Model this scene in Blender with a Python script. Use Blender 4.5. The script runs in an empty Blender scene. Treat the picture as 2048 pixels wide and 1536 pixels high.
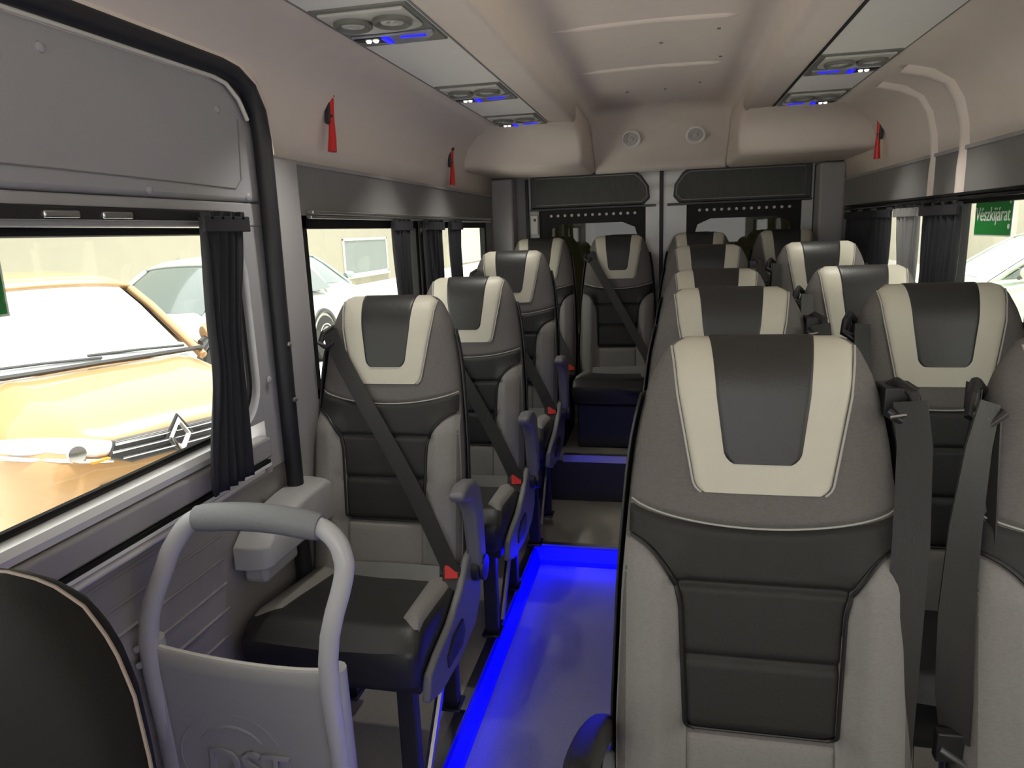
import bpy, bmesh, math, random
from mathutils import Vector, Matrix
random.seed(7)
PI = math.pi
SC = bpy.context.scene
COL = SC.collection

# ------------------------------------------------------------------ materials
def mat(name, col, rough=.6, metal=0., noise=None, bump=None, spec=.5, coat=0., stretch=(1, 1, 1), sheen=0.):
    """procedural principled material; noise=(scale, amount) colour mottling, bump=(scale, strength)"""
    m = bpy.data.materials.new(name); m.use_nodes = True
    nt = m.node_tree; b = nt.nodes['Principled BSDF']
    b.inputs['Base Color'].default_value = (*col, 1)
    b.inputs['Roughness'].default_value = rough
    b.inputs['Metallic'].default_value = metal
    b.inputs['Specular IOR Level'].default_value = spec
    b.inputs['Coat Weight'].default_value = coat
    b.inputs['Sheen Weight'].default_value = sheen
    if noise or bump:
        tc = nt.nodes.new('ShaderNodeTexCoord'); mp = nt.nodes.new('ShaderNodeMapping')
        mp.inputs['Scale'].default_value = stretch
        nt.links.new(tc.outputs['Object'], mp.inputs['Vector'])
    if noise:
        n = nt.nodes.new('ShaderNodeTexNoise'); n.inputs['Scale'].default_value = noise[0]; n.inputs['Detail'].default_value = 4
        nt.links.new(mp.outputs[0], n.inputs['Vector'])
        mx = nt.nodes.new('ShaderNodeMix'); mx.data_type = 'RGBA'
        a = noise[1]
        mx.inputs['A'].default_value = (*[c * (1 - a) for c in col], 1)
        mx.inputs['B'].default_value = (*[min(1, c * (1 + a)) for c in col], 1)
        nt.links.new(n.outputs['Fac'], mx.inputs['Factor'])
        nt.links.new(mx.outputs['Result'], b.inputs['Base Color'])
    if bump:
        n2 = nt.nodes.new('ShaderNodeTexNoise'); n2.inputs['Scale'].default_value = bump[0]; n2.inputs['Detail'].default_value = 2
        nt.links.new(mp.outputs[0], n2.inputs['Vector'])
        bp = nt.nodes.new('ShaderNodeBump'); bp.inputs['Strength'].default_value = bump[1]; bp.inputs['Distance'].default_value = .002
        nt.links.new(n2.outputs['Fac'], bp.inputs['Height']); nt.links.new(bp.outputs[0], b.inputs['Normal'])
    return m

def emit(name, col, s):
    m = bpy.data.materials.new(name); m.use_nodes = True
    b = m.node_tree.nodes['Principled BSDF']
    b.inputs['Base Color'].default_value = (*col, 1)
    b.inputs['Emission Color'].default_value = (*col, 1); b.inputs['Emission Strength'].default_value = s
    return m

def glass(name, tint, refl=1.):
    m = bpy.data.materials.new(name); m.use_nodes = True
    nt = m.node_tree; nt.nodes.clear()
    o = nt.nodes.new('ShaderNodeOutputMaterial'); mx = nt.nodes.new('ShaderNodeMixShader')
    t = nt.nodes.new('ShaderNodeBsdfTransparent'); t.inputs[0].default_value = (*tint, 1)
    g = nt.nodes.new('ShaderNodeBsdfGlossy'); g.inputs['Roughness'].default_value = .02
    g.inputs['Color'].default_value = (refl, refl, refl, 1)
    f = nt.nodes.new('ShaderNodeLayerWeight'); f.inputs[0].default_value = .5
    pw = nt.nodes.new('ShaderNodeMath'); pw.operation = 'POWER'; pw.inputs[1].default_value = 5
    ma = nt.nodes.new('ShaderNodeMath'); ma.operation = 'MULTIPLY_ADD'; ma.inputs[1].default_value = .85; ma.inputs[2].default_value = .04
    nt.links.new(f.outputs['Facing'], pw.inputs[0]); nt.links.new(pw.outputs[0], ma.inputs[0])
    nt.links.new(ma.outputs[0], mx.inputs[0]); nt.links.new(t.outputs[0], mx.inputs[1]); nt.links.new(g.outputs[0], mx.inputs[2])
    nt.links.new(mx.outputs[0], o.inputs[0])
    return m

M = {}
M['grey_fabric'] = mat('grey_fabric', (.15, .139, .131), .85, noise=(160, .22), bump=(350, .35), stretch=(1, 1, 2.5), spec=.25)
M['bolster_fabric'] = mat('bolster_fabric', (.25, .24, .228), .8, noise=(160, .16), bump=(350, .35), stretch=(1, 1, 2.5), spec=.3)
M['dark_leather'] = mat('dark_leather', (.027, .027, .026), .42, bump=(260, .2), spec=.5)
M['dark_centre'] = mat('dark_centre', (.022, .022, .020), .62, bump=(260, .25), spec=.4)
M['cream_leather'] = mat('cream_leather', (.56, .535, .44), .45, noise=(30, .05), bump=(300, .15), spec=.4)
M['pale_thread'] = mat('pale_thread', (.42, .41, .38), .6)
M['tan_thread'] = mat('tan_thread', (.30, .24, .20), .6)
M['black_thread'] = mat('black_thread', (.012, .012, .012), .5)
M['black_plastic'] = mat('black_plastic', (.018, .018, .019), .4, bump=(400, .1))
M['grey_plastic'] = mat('grey_plastic', (.17, .17, .18), .45, bump=(300, .08))
M['belt'] = mat('belt', (.028, .028, .026), .55, noise=(40, .15), bump=(600, .3), stretch=(1, 1, .2))
M['belt_sheen'] = mat('belt_sheen', (.26, .26, .25), .45, noise=(40, .1))  # same webbing, its specular sheen put into a lighter base colour
M['red_plastic'] = mat('red_plastic', (.62, .02, .02), .35)
M['steel'] = mat('steel', (.45, .45, .46), .3, metal=1.)
M['dark_steel'] = mat('dark_steel', (.06, .06, .065), .35, metal=.6)
M['liner'] = mat('liner', (.74, .655, .60), .9, noise=(14, .04), bump=(220, .25), spec=.2)
M['liner_strip'] = mat('liner_strip', (.76, .74, .72), .7, noise=(20, .03), spec=.3)
M['vent_grey'] = mat('vent_grey', (.15, .155, .14), .5)
M['vent_light'] = mat('vent_light', (.50, .49, .47), .4)
M['vent_lens'] = mat('vent_lens', (.30, .31, .40), .2, coat=.5)
M['side_trim'] = mat('side_trim', (.20, .195, .197), .65, noise=(8, .06), bump=(180, .2))
M['front_cloth'] = mat('front_cloth', (.012, .0115, .011), .75, bump=(260, .3), spec=.25)
M['door_trim'] = mat('door_trim', (.34, .335, .35), .55, noise=(6, .05), bump=(200, .15))
M['pillar_trim'] = mat('pillar_trim', (.32, .31, .315), .55, noise=(8, .05))
M['lower_trim'] = mat('lower_trim', (.30, .285, .28), .5, noise=(8, .06), bump=(180, .2))
M['rubber'] = mat('rubber', (.012, .012, .016), .55)
M['alu'] = mat('alu', (.72, .72, .71), .32, metal=1.)
M['black_paint'] = mat('black_paint', (.009, .009, .009), .55, spec=.25)
M['curtain_dark'] = mat('curtain_dark', (.017, .017, .022), .85, noise=(40, .2), stretch=(1, 1, .1))
M['curtain_grey'] = mat('curtain_grey', (.25, .25, .25), .85, noise=(40, .2), stretch=(1, 1, .1))
M['floor'] = mat('floor', (.48, .46, .40), .5, noise=(90, .12), bump=(300, .2))
M['aisle_floor'] = mat('aisle_floor', (.25, .25, .255), .75, noise=(220, .35), bump=(300, .2))
M['step_dark'] = mat('step_dark', (.045, .045, .05), .5, noise=(20, .2))
M['rear_metal'] = mat('rear_metal', (.55, .55, .54), .38, noise=(9, .12), coat=.3)
M['rear_panel'] = mat('rear_panel', (.075, .078, .075), .8, noise=(120, .25), bump=(300, .3), stretch=(1, 1, .15))
M['white_plastic'] = mat('white_plastic', (.62, .60, .56), .4)
M['sill_glint'] = mat('sill_glint', (.80, .80, .79), .3, coat=.5)  # sky reflection on the sill rails, put into a white base colour
M['tube_grey'] = mat('tube_grey', (.52, .52, .53), .4, coat=.2)
M['panel_grey'] = mat('panel_grey', (.43, .43, .435), .45, bump=(250, .1))
M['grip'] = mat('grip', (.20, .205, .215), .6, bump=(200, .3))
M['sticker_green'] = mat('sticker_green', (.02, .27, .05), .4)
M['sticker_white'] = mat('sticker_white', (.85, .86, .83), .5)
M['glass'] = glass('glass', (.93, .95, .93))
M['glass_rear'] = glass('glass_rear', (.09, .09, .07))
M['blue_led'] = emit('blue_led', (.0, .0, 1.), .33)
M['blue_led_small'] = emit('blue_led_small', (.01, .01, 1.), .9)
M['lamp_white'] = emit('lamp_white', (1., .97, .9), 4.)
M['orange_paint'] = mat('orange_paint', (.40, .235, .105), .3, noise=(3, .05), coat=.8)
M['screen_pale'] = mat('screen_pale', (.72, .76, .78), .25, noise=(5, .18), coat=1.)  # windscreen with a pale, mottled base colour
M['car_glass'] = mat('car_glass', (.10, .13, .13), .1, coat=1.)
M['chrome'] = mat('chrome', (.8, .8, .82), .12, metal=1.)
M['car_black'] = mat('car_black', (.03, .03, .035), .4)
M['lamp_clear'] = mat('lamp_clear', (.62, .66, .68), .12, coat=1., noise=(25, .25))
M['amber'] = mat('amber', (.7, .25, .03), .3)
M['silver_paint'] = mat('silver_paint', (.55, .57, .55), .3, coat=.8)
M['blue_paint'] = mat('blue_paint', (.33, .42, .40), .3, coat=.8)
M['green_paint'] = mat('green_paint', (.5, .60, .47), .3, coat=.8)
M['tyre'] = mat('tyre', (.02, .02, .02), .8)
M['render_wall'] = mat('render_wall', (.29, .28, .225), .9, noise=(1.5, .07), bump=(40, .3))
M['render_pale'] = mat('render_pale', (.50, .48, .39), .9, noise=(1.5, .05), bump=(40, .3))
M['shutter'] = mat('shutter', (.60, .61, .56), .6)
M['win_frame'] = mat('win_frame', (.72, .72, .66), .5)
M['win_glass'] = mat('win_glass', (.17, .20, .20), .5, spec=.3)
M['paving'] = mat('paving', (.72, .695, .64), .9, noise=(6, .15), bump=(60, .4))

# ------------------------------------------------------------------ mesh building
class MB:
    def __init__(s): s.v = []; s.f = []
    def add(s, vs, fs):
        o = len(s.v); s.v += [tuple(p) for p in vs]; s.f += [tuple(i + o for i in f) for f in fs]
    def box(s, a, b):
        x0, y0, z0 = a; x1, y1, z1 = b
        s.add([(x0, y0, z0), (x1, y0, z0), (x1, y1, z0), (x0, y1, z0), (x0, y0, z1), (x1, y0, z1), (x1, y1, z1), (x0, y1, z1)],
              [(0, 3, 2, 1), (4, 5, 6, 7), (0, 1, 5, 4), (1, 2, 6, 5), (2, 3, 7, 6), (3, 0, 4, 7)])
    def grid(s, rows, close_u=False):
        o = len(s.v); n = len(rows[0])
        for r in rows: s.v += [tuple(p) for p in r]
        for i in range(len(rows) - 1):
            for j in range(n if close_u else n - 1):
                k = (j + 1) % n
                s.f.append((o + i * n + j, o + i * n + k, o + (i + 1) * n + k, o + (i + 1) * n + j))
    def cap(s, row):
        o = len(s.v); s.v += [tuple(p) for p in row]; s.f.append(tuple(range(o, o + len(row))))
    def tube(s, pts, r, n=10, caps=True, closed=False):
        pts = [Vector(p) for p in pts]; rows = []; prev = None; N = len(pts)
        for i, p in enumerate(pts):
            if closed: t = (pts[(i + 1) % N] - pts[i - 1])
            else: t = (pts[min(i + 1, N - 1)] - pts[max(i - 1, 0)])
            t.normalize()
            if prev is None:
                a = Vector((0, 0, 1)) if abs(t.z) < .9 else Vector((1, 0, 0))
                u = t.cross(a).normalized()
            else:
                u = (prev - t * prev.dot(t)).normalized()
            prev = u; w = t.cross(u)
            rr = r[i] if isinstance(r, (list, tuple)) else r
            rows.append([p + (u * math.cos(2 * PI * k / n) + w * math.sin(2 * PI * k / n)) * rr for k in range(n)])
        if closed: rows.append(rows[0])
        s.grid(rows, True)
        if caps and not closed: s.cap(rows[0][::-1]); s.cap(rows[-1])
    def prism(s, poly, axis, a, b):
        """polygon in the two other axes extruded along axis from a to b"""
        def P(q, h):
            if axis == 0: return (h, q[0], q[1])
            if axis == 1: return (q[0], h, q[1])
            return (q[0], q[1], h)
        n = len(poly); o = len(s.v)
        s.v += [P(q, a) for q in poly] + [P(q, b) for q in poly]
        s.f += [tuple(o + i for i in range(n))[::-1], tuple(o + n + i for i in range(n))]
        for i in range(n): s.f.append((o + i, o + (i + 1) % n, o + n + (i + 1) % n, o + n + i))
    def lathe(s, prof, c, axis, n=24):
        """prof: list of (radius, height along axis)"""
        ax = Vector(axis).normalized(); a = Vector((0, 0, 1)) if abs(ax.z) < .9 else Vector((1, 0, 0))
        u = ax.cross(a).normalized(); w = ax.cross(u); c = Vector(c)
        rows = [[c + ax * h + (u * math.cos(2 * PI * k / n) + w * math.sin(2 * PI * k / n)) * r for k in range(n)] for r, h in prof]
        s.grid(rows, True)
        if prof[0][0] > 1e-4: s.cap(rows[0][::-1])
        if prof[-1][0] > 1e-4: s.cap(rows[-1])
    def ribbon(s, pts, across, w, th=.002):
        """strap along pts, width vector directions given by across"""
        rows = []; N = len(pts); pts = [Vector(p) for p in pts]
        for i, p in enumerate(pts):
            t = (pts[min(i + 1, N - 1)] - pts[max(i - 1, 0)]).normalized()
            a = Vector(across[i] if isinstance(across, list) else across)
            a = (a - t * a.dot(t)).normalized(); n = t.cross(a)
            ww = w[i] if isinstance(w, list) else w
            rows.append([p - a * ww / 2 - n * th, p + a * ww / 2 - n * th, p + a * ww / 2 + n * th, p - a * ww / 2 + n * th])
        s.grid(rows, True); s.cap(rows[0][::-1]); s.cap(rows[-1])
    def build(s, name, m, parent=None, bevel=0., smooth=True, sharp=40, merge=True, subs=0):
        me = bpy.data.meshes.new(name); me.from_pydata(s.v, [], s.f); me.update()
        bm = bmesh.new(); bm.from_mesh(me)
        if merge: bmesh.ops.remove_doubles(bm, verts=bm.verts, dist=1e-5)
        bmesh.ops.dissolve_degenerate(bm, dist=1e-6, edges=bm.edges)
        bmesh.ops.recalc_face_normals(bm, faces=bm.faces)
        bm.to_mesh(me); bm.free()
        for p in me.polygons: p.use_smooth = smooth
        if smooth: me.set_sharp_from_angle(angle=math.radians(sharp))
        me.materials.append(m)
        o = bpy.data.objects.new(name, me); COL.objects.link(o)
        if parent: o.parent = parent
        if bevel:
            b = o.modifiers.new('bevel', 'BEVEL'); b.width = bevel; b.segments = 3; b.limit_method = 'ANGLE'; b.angle_limit = math.radians(35)
            b.harden_normals = False
        if subs:
            b = o.modifiers.new('subsurf', 'SUBSURF'); b.levels = subs; b.render_levels = subs
        return o

def thing(name, label, cat, loc=(0, 0, 0), rz=0, group=None):
    o = bpy.data.objects.new(name, None); COL.objects.link(o); o.empty_display_size = .1
    o.location = loc; o.rotation_euler = (0, 0, rz); o['label'] = label; o['category'] = cat
    if group: o['group'] = group
    return o
def tag(o, label, cat, group=None):
    o['label'] = label; o['category'] = cat
    if group: o['group'] = group
    return o
def struct(o, label=None):
    o['kind'] = 'structure'
    if label: o['label'] = label
    return o
def structe(name, label=None):
    o = bpy.data.objects.new(name, None); COL.objects.link(o); return struct(o, label)
def kids(o): return [c for c in bpy.data.objects if c.parent == o]
def copy_tree(o, parent=None):
    c = o.copy(); COL.objects.link(c)
    if parent: c.parent = parent
    for ch in kids(o): copy_tree(ch, c)
    return c
def boxo(name, a, b, m, parent=None, bevel=.004):
    k = MB(); k.box(a, b); return k.build(name, m, parent, bevel=bevel, smooth=bevel > 0)

def lerp(a, b, t): return a + (b - a) * t
def interp(tab, x):
    if x <= tab[0][0]: return tab[0][1]
    for (a, b), (c, d) in zip(tab, tab[1:]):
        if x <= c: return lerp(b, d, (x - a) / (c - a))
    return tab[-1][1]
def smooth01(t): t = max(0, min(1, t)); return t * t * (3 - 2 * t)

# ------------------------------------------------------------------ camera
def add_camera():
    cd = bpy.data.cameras.new('camera'); co = bpy.data.objects.new('camera', cd); COL.objects.link(co)
    f = 1420.; cd.sensor_width = 36; cd.lens = f / 2048 * 36; cd.clip_start = .02; cd.clip_end = 300
    roll = .037; cr, sr = math.cos(roll), math.sin(roll)
    u = 311 * cr + 315 * sr; v = 311 * sr - 315 * cr
    Yc = Vector((u, v, f)).normalized()                     # van axis in unrolled camera space (right, down, forward)
    p = math.atan2(-v, f)
    Zc = Vector((0, -math.cos(p), -math.sin(p))); Zc = (Zc - Yc * Zc.dot(Yc)).normalized()
    Xc = Yc.cross(Zc)
    if Xc.x < 0: Xc = -Xc
    def world(c): return Vector((Xc.dot(c), Yc.dot(c), Zc.dot(c)))
    def unroll(rx, dy): return Vector((rx * cr - dy * sr, rx * sr + dy * cr, 0))
    right = world(unroll(1, 0)); up = world(unroll(0, -1)); back = -world(Vector((0, 0, 1)))
    mm = Matrix.Identity(4)
    for i in range(3): mm[i][0], mm[i][1], mm[i][2] = right[i], up[i], back[i]
    mm[0][3], mm[1][3], mm[2][3] = .045, 0, 1.35
    co.matrix_world = mm; SC.camera = co
add_camera()

# ------------------------------------------------------------------ passenger seats
WT = [(.38, .205), (.45, .213), (.6, .214), (.8, .207), (.9, .2), (.97, .194), (1.02, .188), (1.06, .180), (1.10, .170), (1.13, .159),
      (1.14, .153), (1.155, .146), (1.168, .137), (1.176, .126), (1.179, .117)]
ZT = 1.179; Z1 = 1.10
def wz(z): return interp(WT, z)
def ymid(z): return .05 + (z - .95) * .19
def thick(z):
    if z <= Z1: return .05
    return .05 * math.sqrt(max(0, 1 - ((z - Z1) / (ZT - Z1)) ** 2))
def dfront(x, z):
    """front relief: wings of the lower back, gentle crown of the headrest, quilting grooves"""
    wing = smooth01((abs(x) - .105) / .05) * smooth01((.90 - z) / .07)
    d = -.028 * wing + .012 * (x / .2) ** 2 * smooth01((z - .9) / .1)
    if abs(x) < .14 and z < .9:
        for zq in (.822, .712): d += .007 * math.exp(-((z - zq) / .006) ** 2)
        d += .010 * math.exp(-((z - .6) / .008) ** 2)
    d += .006 * math.exp(-((z - (.905 + .03 * (x / .2) ** 2)) / .006) ** 2)
    return d
def edge(x, w): return max(0, 1 - min(1, abs(x) / w) ** 5) ** .4
def front(x, z, off=0.):
    w = wz(z); T = thick(z)
    return Vector((x, ymid(z) - T * edge(x, w) + dfront(x, z) * (T / .05) - off, z))
def spt(x, v, off=0.):
    """point on the shell: v<=Z1 is the height on the front, beyond it an angle over the top to the back"""
    if v <= Z1: return front(x, v, off)
    a = (v - Z1) / (ZT - Z1) * (PI / 2)
    z = Z1 + (ZT - Z1) * math.sin(a); w = wz(z); k = math.cos(a)
    y = ymid(z) - .05 * k * edge(x, w) + (dfront(x, z) * max(0, k))
    return Vector((x, y - off * k, z + off * math.sin(a)))

def zrows(lo, hi, extra=()):
    n = max(2, int((hi - lo) / .018)); r = [lo + (hi - lo) * i / n for i in range(n + 1)]
    for e in extra:
        for d in (-.014, -.008, -.004, 0, .004, .008, .014):
            if lo < e + d < hi: r.append(e + d)
    return sorted(set(round(q, 5) for q in r))

def backrest_mesh():
    b = MB(); rows = []; NU = 72
    zs = zrows(.38, Z1, (.822, .712, .6, .905, .92, .935)) + [Z1 + (ZT - Z1) * math.sin(PI / 2 * i / 10) for i in range(1, 11)]
    for z in zs:
        w = wz(z); T = thick(z); fr = []; bk = []
        for i in range(NU + 1):
            x = -w * math.cos(PI * i / NU); fr.append(front(x, z))
        for i in range(1, NU):
            x = w * math.cos(PI * i / NU); bk.append(Vector((x, ymid(z) + T * edge(x, w), z)))
        rows.append(fr + bk)
    b.grid(rows, True); b.cap(rows[0][::-1]); b.cap(rows[-1])
    return b
def patch(half, vs, off, nu=24, zt=None):
    """pad lying on the front; half(v) half-width, its rim tucked into the shell"""
    b = MB(); rows = []; nv = len(vs)
    for j, v in enumerate(vs):
        h = half(v); r = []
        for i in range(nu + 1):
            s = -1 + 2 * i / nu; s = math.copysign(1 - (1 - abs(s)) ** 1.5, s)
            rim = min(1, (1 - abs(s)) * h / .006, j * 1. / 1.0 if j < 2 else 1, 1 if j < nv - 2 else nv - 1 - j)
            o = lerp(-.006, off, math.sqrt(max(0, rim)))
            z = v
            if zt: z = zt(s * h, v)
            r.append(spt(s * h, z, o))
        rows.append(r)
    b.grid(rows); return b
def round_half(top, zb, r, f):
    def h(v):
        z = min(v, ZT); k = f(z)
        if v < zb + r: k = k - r + math.sqrt(max(0, r * r - (zb + r - v) ** 2))
        return min(k, wz(z if v <= Z1 else Z1 + (ZT - Z1) * math.sin((v - Z1) / (ZT - Z1) * PI / 2)) * .985)
    return h
def collar_half(): return round_half(1.2, .956, .018, lambda z: lerp(.097, .135, (z - .956) / (1.16 - .956)))
def insert_half(): return round_half(1.2, 1.0, .02, lambda z: lerp(.057, .079, (z - 1.0) / (1.16 - 1.0)))
def panel_half(z):
    if z >= .885: return wz(z) * .985
    if z > .77: return min(.116 + (.2 - .116) * (1 - math.sqrt(max(0, 1 - ((z - .77) / .115) ** 2))), wz(z) * .985)
    h = lerp(.108, .116, (z - .6) / .17)
    r = .014
    if z < .6 + r: h = h - r + math.sqrt(max(0, r * r - (.6 + r - z) ** 2))
    return h
def seam_z(x): return .905 + .03 * min(1.2, abs(x) / .2) ** 2

def collar_vs(zb):
    r = [zb, zb + .002, zb + .005, zb + .01, zb + .016, zb + .022]
    z = zb + .04
    while z < Z1 - .005: r.append(z); z += .018
    for i in range(0, 15): r.append(Z1 + (ZT - Z1) * i / 9.)
    return r

def make_seat(kind, armrest=None, plinth=False, drift=1.):
    """kind 'left' = belt crosses from the seat's left shoulder; 'hang_right'/'hang_left' = belt hangs beside that shoulder"""
    s = thing('passenger_seat', 'seat', 'seat')
    br = backrest_mesh().build('backrest', M['grey_fabric'], s, sharp=60)
    patch(collar_half(), collar_vs(.956), .003).build('headrest_collar', M['cream_leather'], s, sharp=60)['label'] = 'cream leather collar'
    patch(insert_half(), collar_vs(1.0), .005).build('headrest_insert', M['dark_leather'], s, sharp=60)['label'] = 'charcoal headrest insert'
    vs = sorted(set(zrows(.6, .885, (.822, .712, .6)) + [round(.77 + .115 * i / 22, 5) for i in range(23)]))
    vs2 = [.885 + .02 * (i + 1) / 5 for i in range(5)]
    def zt(x, v):
        if v <= .885: return v
        return lerp(.885, seam_z(x), (v - .885) / .02)
    patch(panel_half, vs + vs2, .005, nu=36, zt=zt).build('centre_panel', M['dark_centre'], s, sharp=60)['label'] = 'charcoal quilted centre panel'
    for sgn in (-1, 1):
        b = MB(); rows = []; xs = [.1125, .1135, .115] + [.117 + .083 * (i / 16) ** 1.6 for i in range(17)]
        def ztop(x): return .765 if x <= .116 else .77 + .115 * math.sqrt(max(0, 1 - (1 - min(1, (x - .116) / .084)) ** 2))
        for i, x in enumerate(xs):
            zt2 = ztop(x) - .004; r = []
            for j in range(31):
                z = lerp(.385, zt2, 1 - (1 - j / 30) ** 1.3)
                rim = min(1, i, (30 - j) / 1.0, len(xs) - 1 - i if False else 1)
                xb = x + (panel_half(max(.62, min(.77, z))) - .116) * (1 - (x - .1125) / .0875)
                xx = min(xb, wz(z) * .99) if i < len(xs) - 1 else wz(z) * .995
                r.append(front(sgn * xx, z, lerp(-.004, .0035, rim)))
            rows.append(r)
        b.grid(rows); b.build('side_bolster', M['bolster_fabric'], s, sharp=60)['label'] = 'lighter grey cloth side bolster'
    patch(lambda z: .1075, [.386, .388, .391] + [.40 + .0193 * i for i in range(10)] + [.586, .590, .5945], .0034).build('lower_apron', M['bolster_fabric'], s, sharp=60)['label'] = 'lighter grey cloth apron below the centre panel'
    # piping
    p = MB()
    p.tube([spt(x, seam_z(x), .003) for x in [-.192 + .384 * i / 30 for i in range(31)]], .0017, 6)
    for sgn in (-1, 1):
        line = [(collar_half()(z) * sgn, z) for z in [.958, .96, .965, .972, .98, 1.0, 1.04, 1.08, 1.10, 1.13, 1.15]]
        p.tube([spt(x, z, .003) for x, z in line], .0018, 6)
    p.build('piping', M['pale_thread'], s, merge=False)['label'] = 'pale piping'
    q = MB()
    for sgn in (-1, 1):
        zz = [.6, .602, .606, .612, .62, .65, .7, .75] + [.77 + .1145 * math.sin(PI / 2 * i / 14) for i in range(15)]
        q.tube([spt(panel_half(z) * sgn, z, .0065) for z in zz], .0034, 6)
    q.tube([spt(x, .6, .0065) for x in [-.094 + .188 * i / 12 for i in range(13)]], .0022, 6)
    q.build('seam_cord', M['black_thread'], s, merge=False)['label'] = 'black seam cord'
    # hard shell round the back and flanks
    b = MB(); rows = []
    for z in [.40 + i * .03 for i in range(24)]:
        w = wz(z) + .006; T = .056; r = []
        for i in range(25):
            a = PI * i / 24; x = w * math.cos(a); r.append(Vector((x, ymid(z) + .003 + T * max(0, 1 - (abs(x) / w) ** 4) ** .5, z)))
        r = [Vector((w, ymid(z) - .012, z))] + r + [Vector((-w, ymid(z) - .012, z))]
        rows.append(r)
    b.grid(rows)
    o = b.build('back_shell', M['black_plastic'], s, sharp=60); o['label'] = 'black back shell'
    sm = o.modifiers.new('solid', 'SOLIDIFY'); sm.thickness = .004; sm.offset = 1
    # cushion: rounded slab, higher in front
    c = MB(); rows = []
    Y0, Y1 = -.435, -.03; N = 14
    for i in range(N + 1):
        t = i / N; y = lerp(Y0, Y1, t)
        top = lerp(.495, .462, smooth01(t)); bot = lerp(.352, .36, t)
        e = (1 - (1 - min(1, t / .12)) ** 2) ** .5
        top -= .030 * (1 - e); bot += .02 * (1 - e)
        ring = []; W = .212; nseg = 32
        for k in range(nseg):
            a = 2 * PI * k / nseg; ca, sa = math.cos(a), math.sin(a)
            x = W * math.copysign(abs(ca) ** .28, ca); z = (top + bot) / 2 + (top - bot) / 2 * math.copysign(abs(sa) ** .28, sa)
            if sa > 0: z += .006 * smooth01((abs(x) - .12) / .06) - .004 * (1 - min(1, abs(x) / .1))
            ring.append(Vector((x, y - (0.012 if i == 0 else 0) * 0, z)))
        rows.append(ring)
    fr = [Vector((v.x * .93, Y0 - .012, (v.z - .42) * .86 + .42)) for v in rows[0]]
    rows = [fr] + rows
    c.grid(rows, True); c.cap(rows[0][::-1]); c.cap(rows[-1])
    c.build('cushion', M['dark_leather'], s, sharp=55)['label'] = 'black leather seat cushion'
    for sgn in (-1, 1):
        k = MB(); rows = []; n = 16
        for i in range(n + 1):
            t = i / n; y = lerp(-.395, -.06, t); zt_ = lerp(.495, .462, smooth01((y - Y0) / (Y1 - Y0)))
            inner = lerp(.150, .128, t) if t > .12 else lerp(.185, .148, t / .12)
            r = []
            for j in range(9):
                u = j / 8; x = lerp(inner, .205, u)
                rim = min(1, min(i, n - i) / 1.5, min(j, 8 - j) / 1.)
                z = zt_ + .004 + .010 * math.sin(PI * min(1, u * 1.1)) * rim - .012 * max(0, (u - .75) / .25) ** 2 * 2 - (.006 if rim == 0 else 0)
                r.append(Vector((sgn * x, y, z)))
            rows.append(r)
        k.grid(rows); k.build('cushion_bolster', M['bolster_fabric'], s, sharp=60)['label'] = 'grey cloth cushion bolster'
    if plinth:
        boxo('seat_base', (-.19, -.38, .131), (.19, .02, .37), M['black_plastic'], s, .008)
    else:
        boxo('seat_frame', (-.195, -.39, .325), (.195, .03, .362), M['dark_steel'], s, .006)
        for (lx, ly) in ((.15, -.36), (-.15, -.36), (.15, -.05), (-.15, -.05)):
            l = MB(); l.prism([(lx - .022, ly - .016), (lx + .022, ly - .016), (lx + .022, ly + .016), (lx - .022, ly + .016)], 2, -.295, 0.)
            l.prism([(lx - .03, ly - .035), (lx + .03, ly - .035), (lx + .03, ly + .035), (lx - .03, ly + .035)], 2, -.297, -.288)
            o = l.build('leg', M['dark_steel'], s, bevel=.004); o.location = (0, 0, .33)
        st = MB(); st.tube([(.165, -.30, .05), (.165, -.18, .19), (.165, -.06, .33)], .011, 8)
        st.build('strut', M['steel'], s)['label'] = 'bright diagonal strut'
        # aisle-side shield with recliner slot
        for sgn in {'left': (1,), 'hang_right': (-1,), 'hang_left': ()}[kind]:
            k = MB()
            poly = [(-.44, .345), (-.36, .315), (-.2, .30), (-.06, .315), (.0, .36), (.02, .43), (.0, .50), (-.05, .53), (-.10, .52), (-.16, .47), (-.26, .43), (-.36, .415), (-.42, .40)]
            k.prism(poly, 0, sgn * .214, sgn * .234)
            sc = k.build('side_shield', M['grey_plastic'], s, bevel=.006)
            sc['label'] = 'grey plastic side shield'
            h = MB(); h.prism([(-.31, .345), (-.20, .335), (-.17, .36), (-.18, .40), (-.26, .40), (-.31, .375)], 0, sgn * .231, sgn * .239)
            h.build('recliner_handle', M['black_plastic'], sc, bevel=.003)
            k = MB(); k.lathe([(.0, 0), (.036, 0), (.036, .018), (.030, .024), (.0, .024)], (sgn * .232, -.05, .475), (sgn, 0, 0), 24)
            k.build('pivot_disc', M['dark_steel'], sc)
    if armrest == 'up':
        k = MB(); sgn = 1
        a = [(-.075, .47), (-.085, .56), (-.10, .64), (-.135, .69), (-.20, .715), (-.205, .735), (-.15, .745), (-.09, .735), (-.045, .70), (-.025, .62), (-.02, .52), (-.02, .47)]
        k.prism(a, 0, .222, .262); o = k.build('armrest', M['grey_plastic'], s, bevel=.010); o['label'] = 'grey folded-up armrest'
        k = MB(); k.lathe([(.0, 0), (.034, 0), (.034, .008), (.0, .010)], (.258, -.048, .475), (1, 0, 0), 24); k.build('pivot_cap', M['dark_steel'], o)
    elif armrest == 'down':
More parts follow.
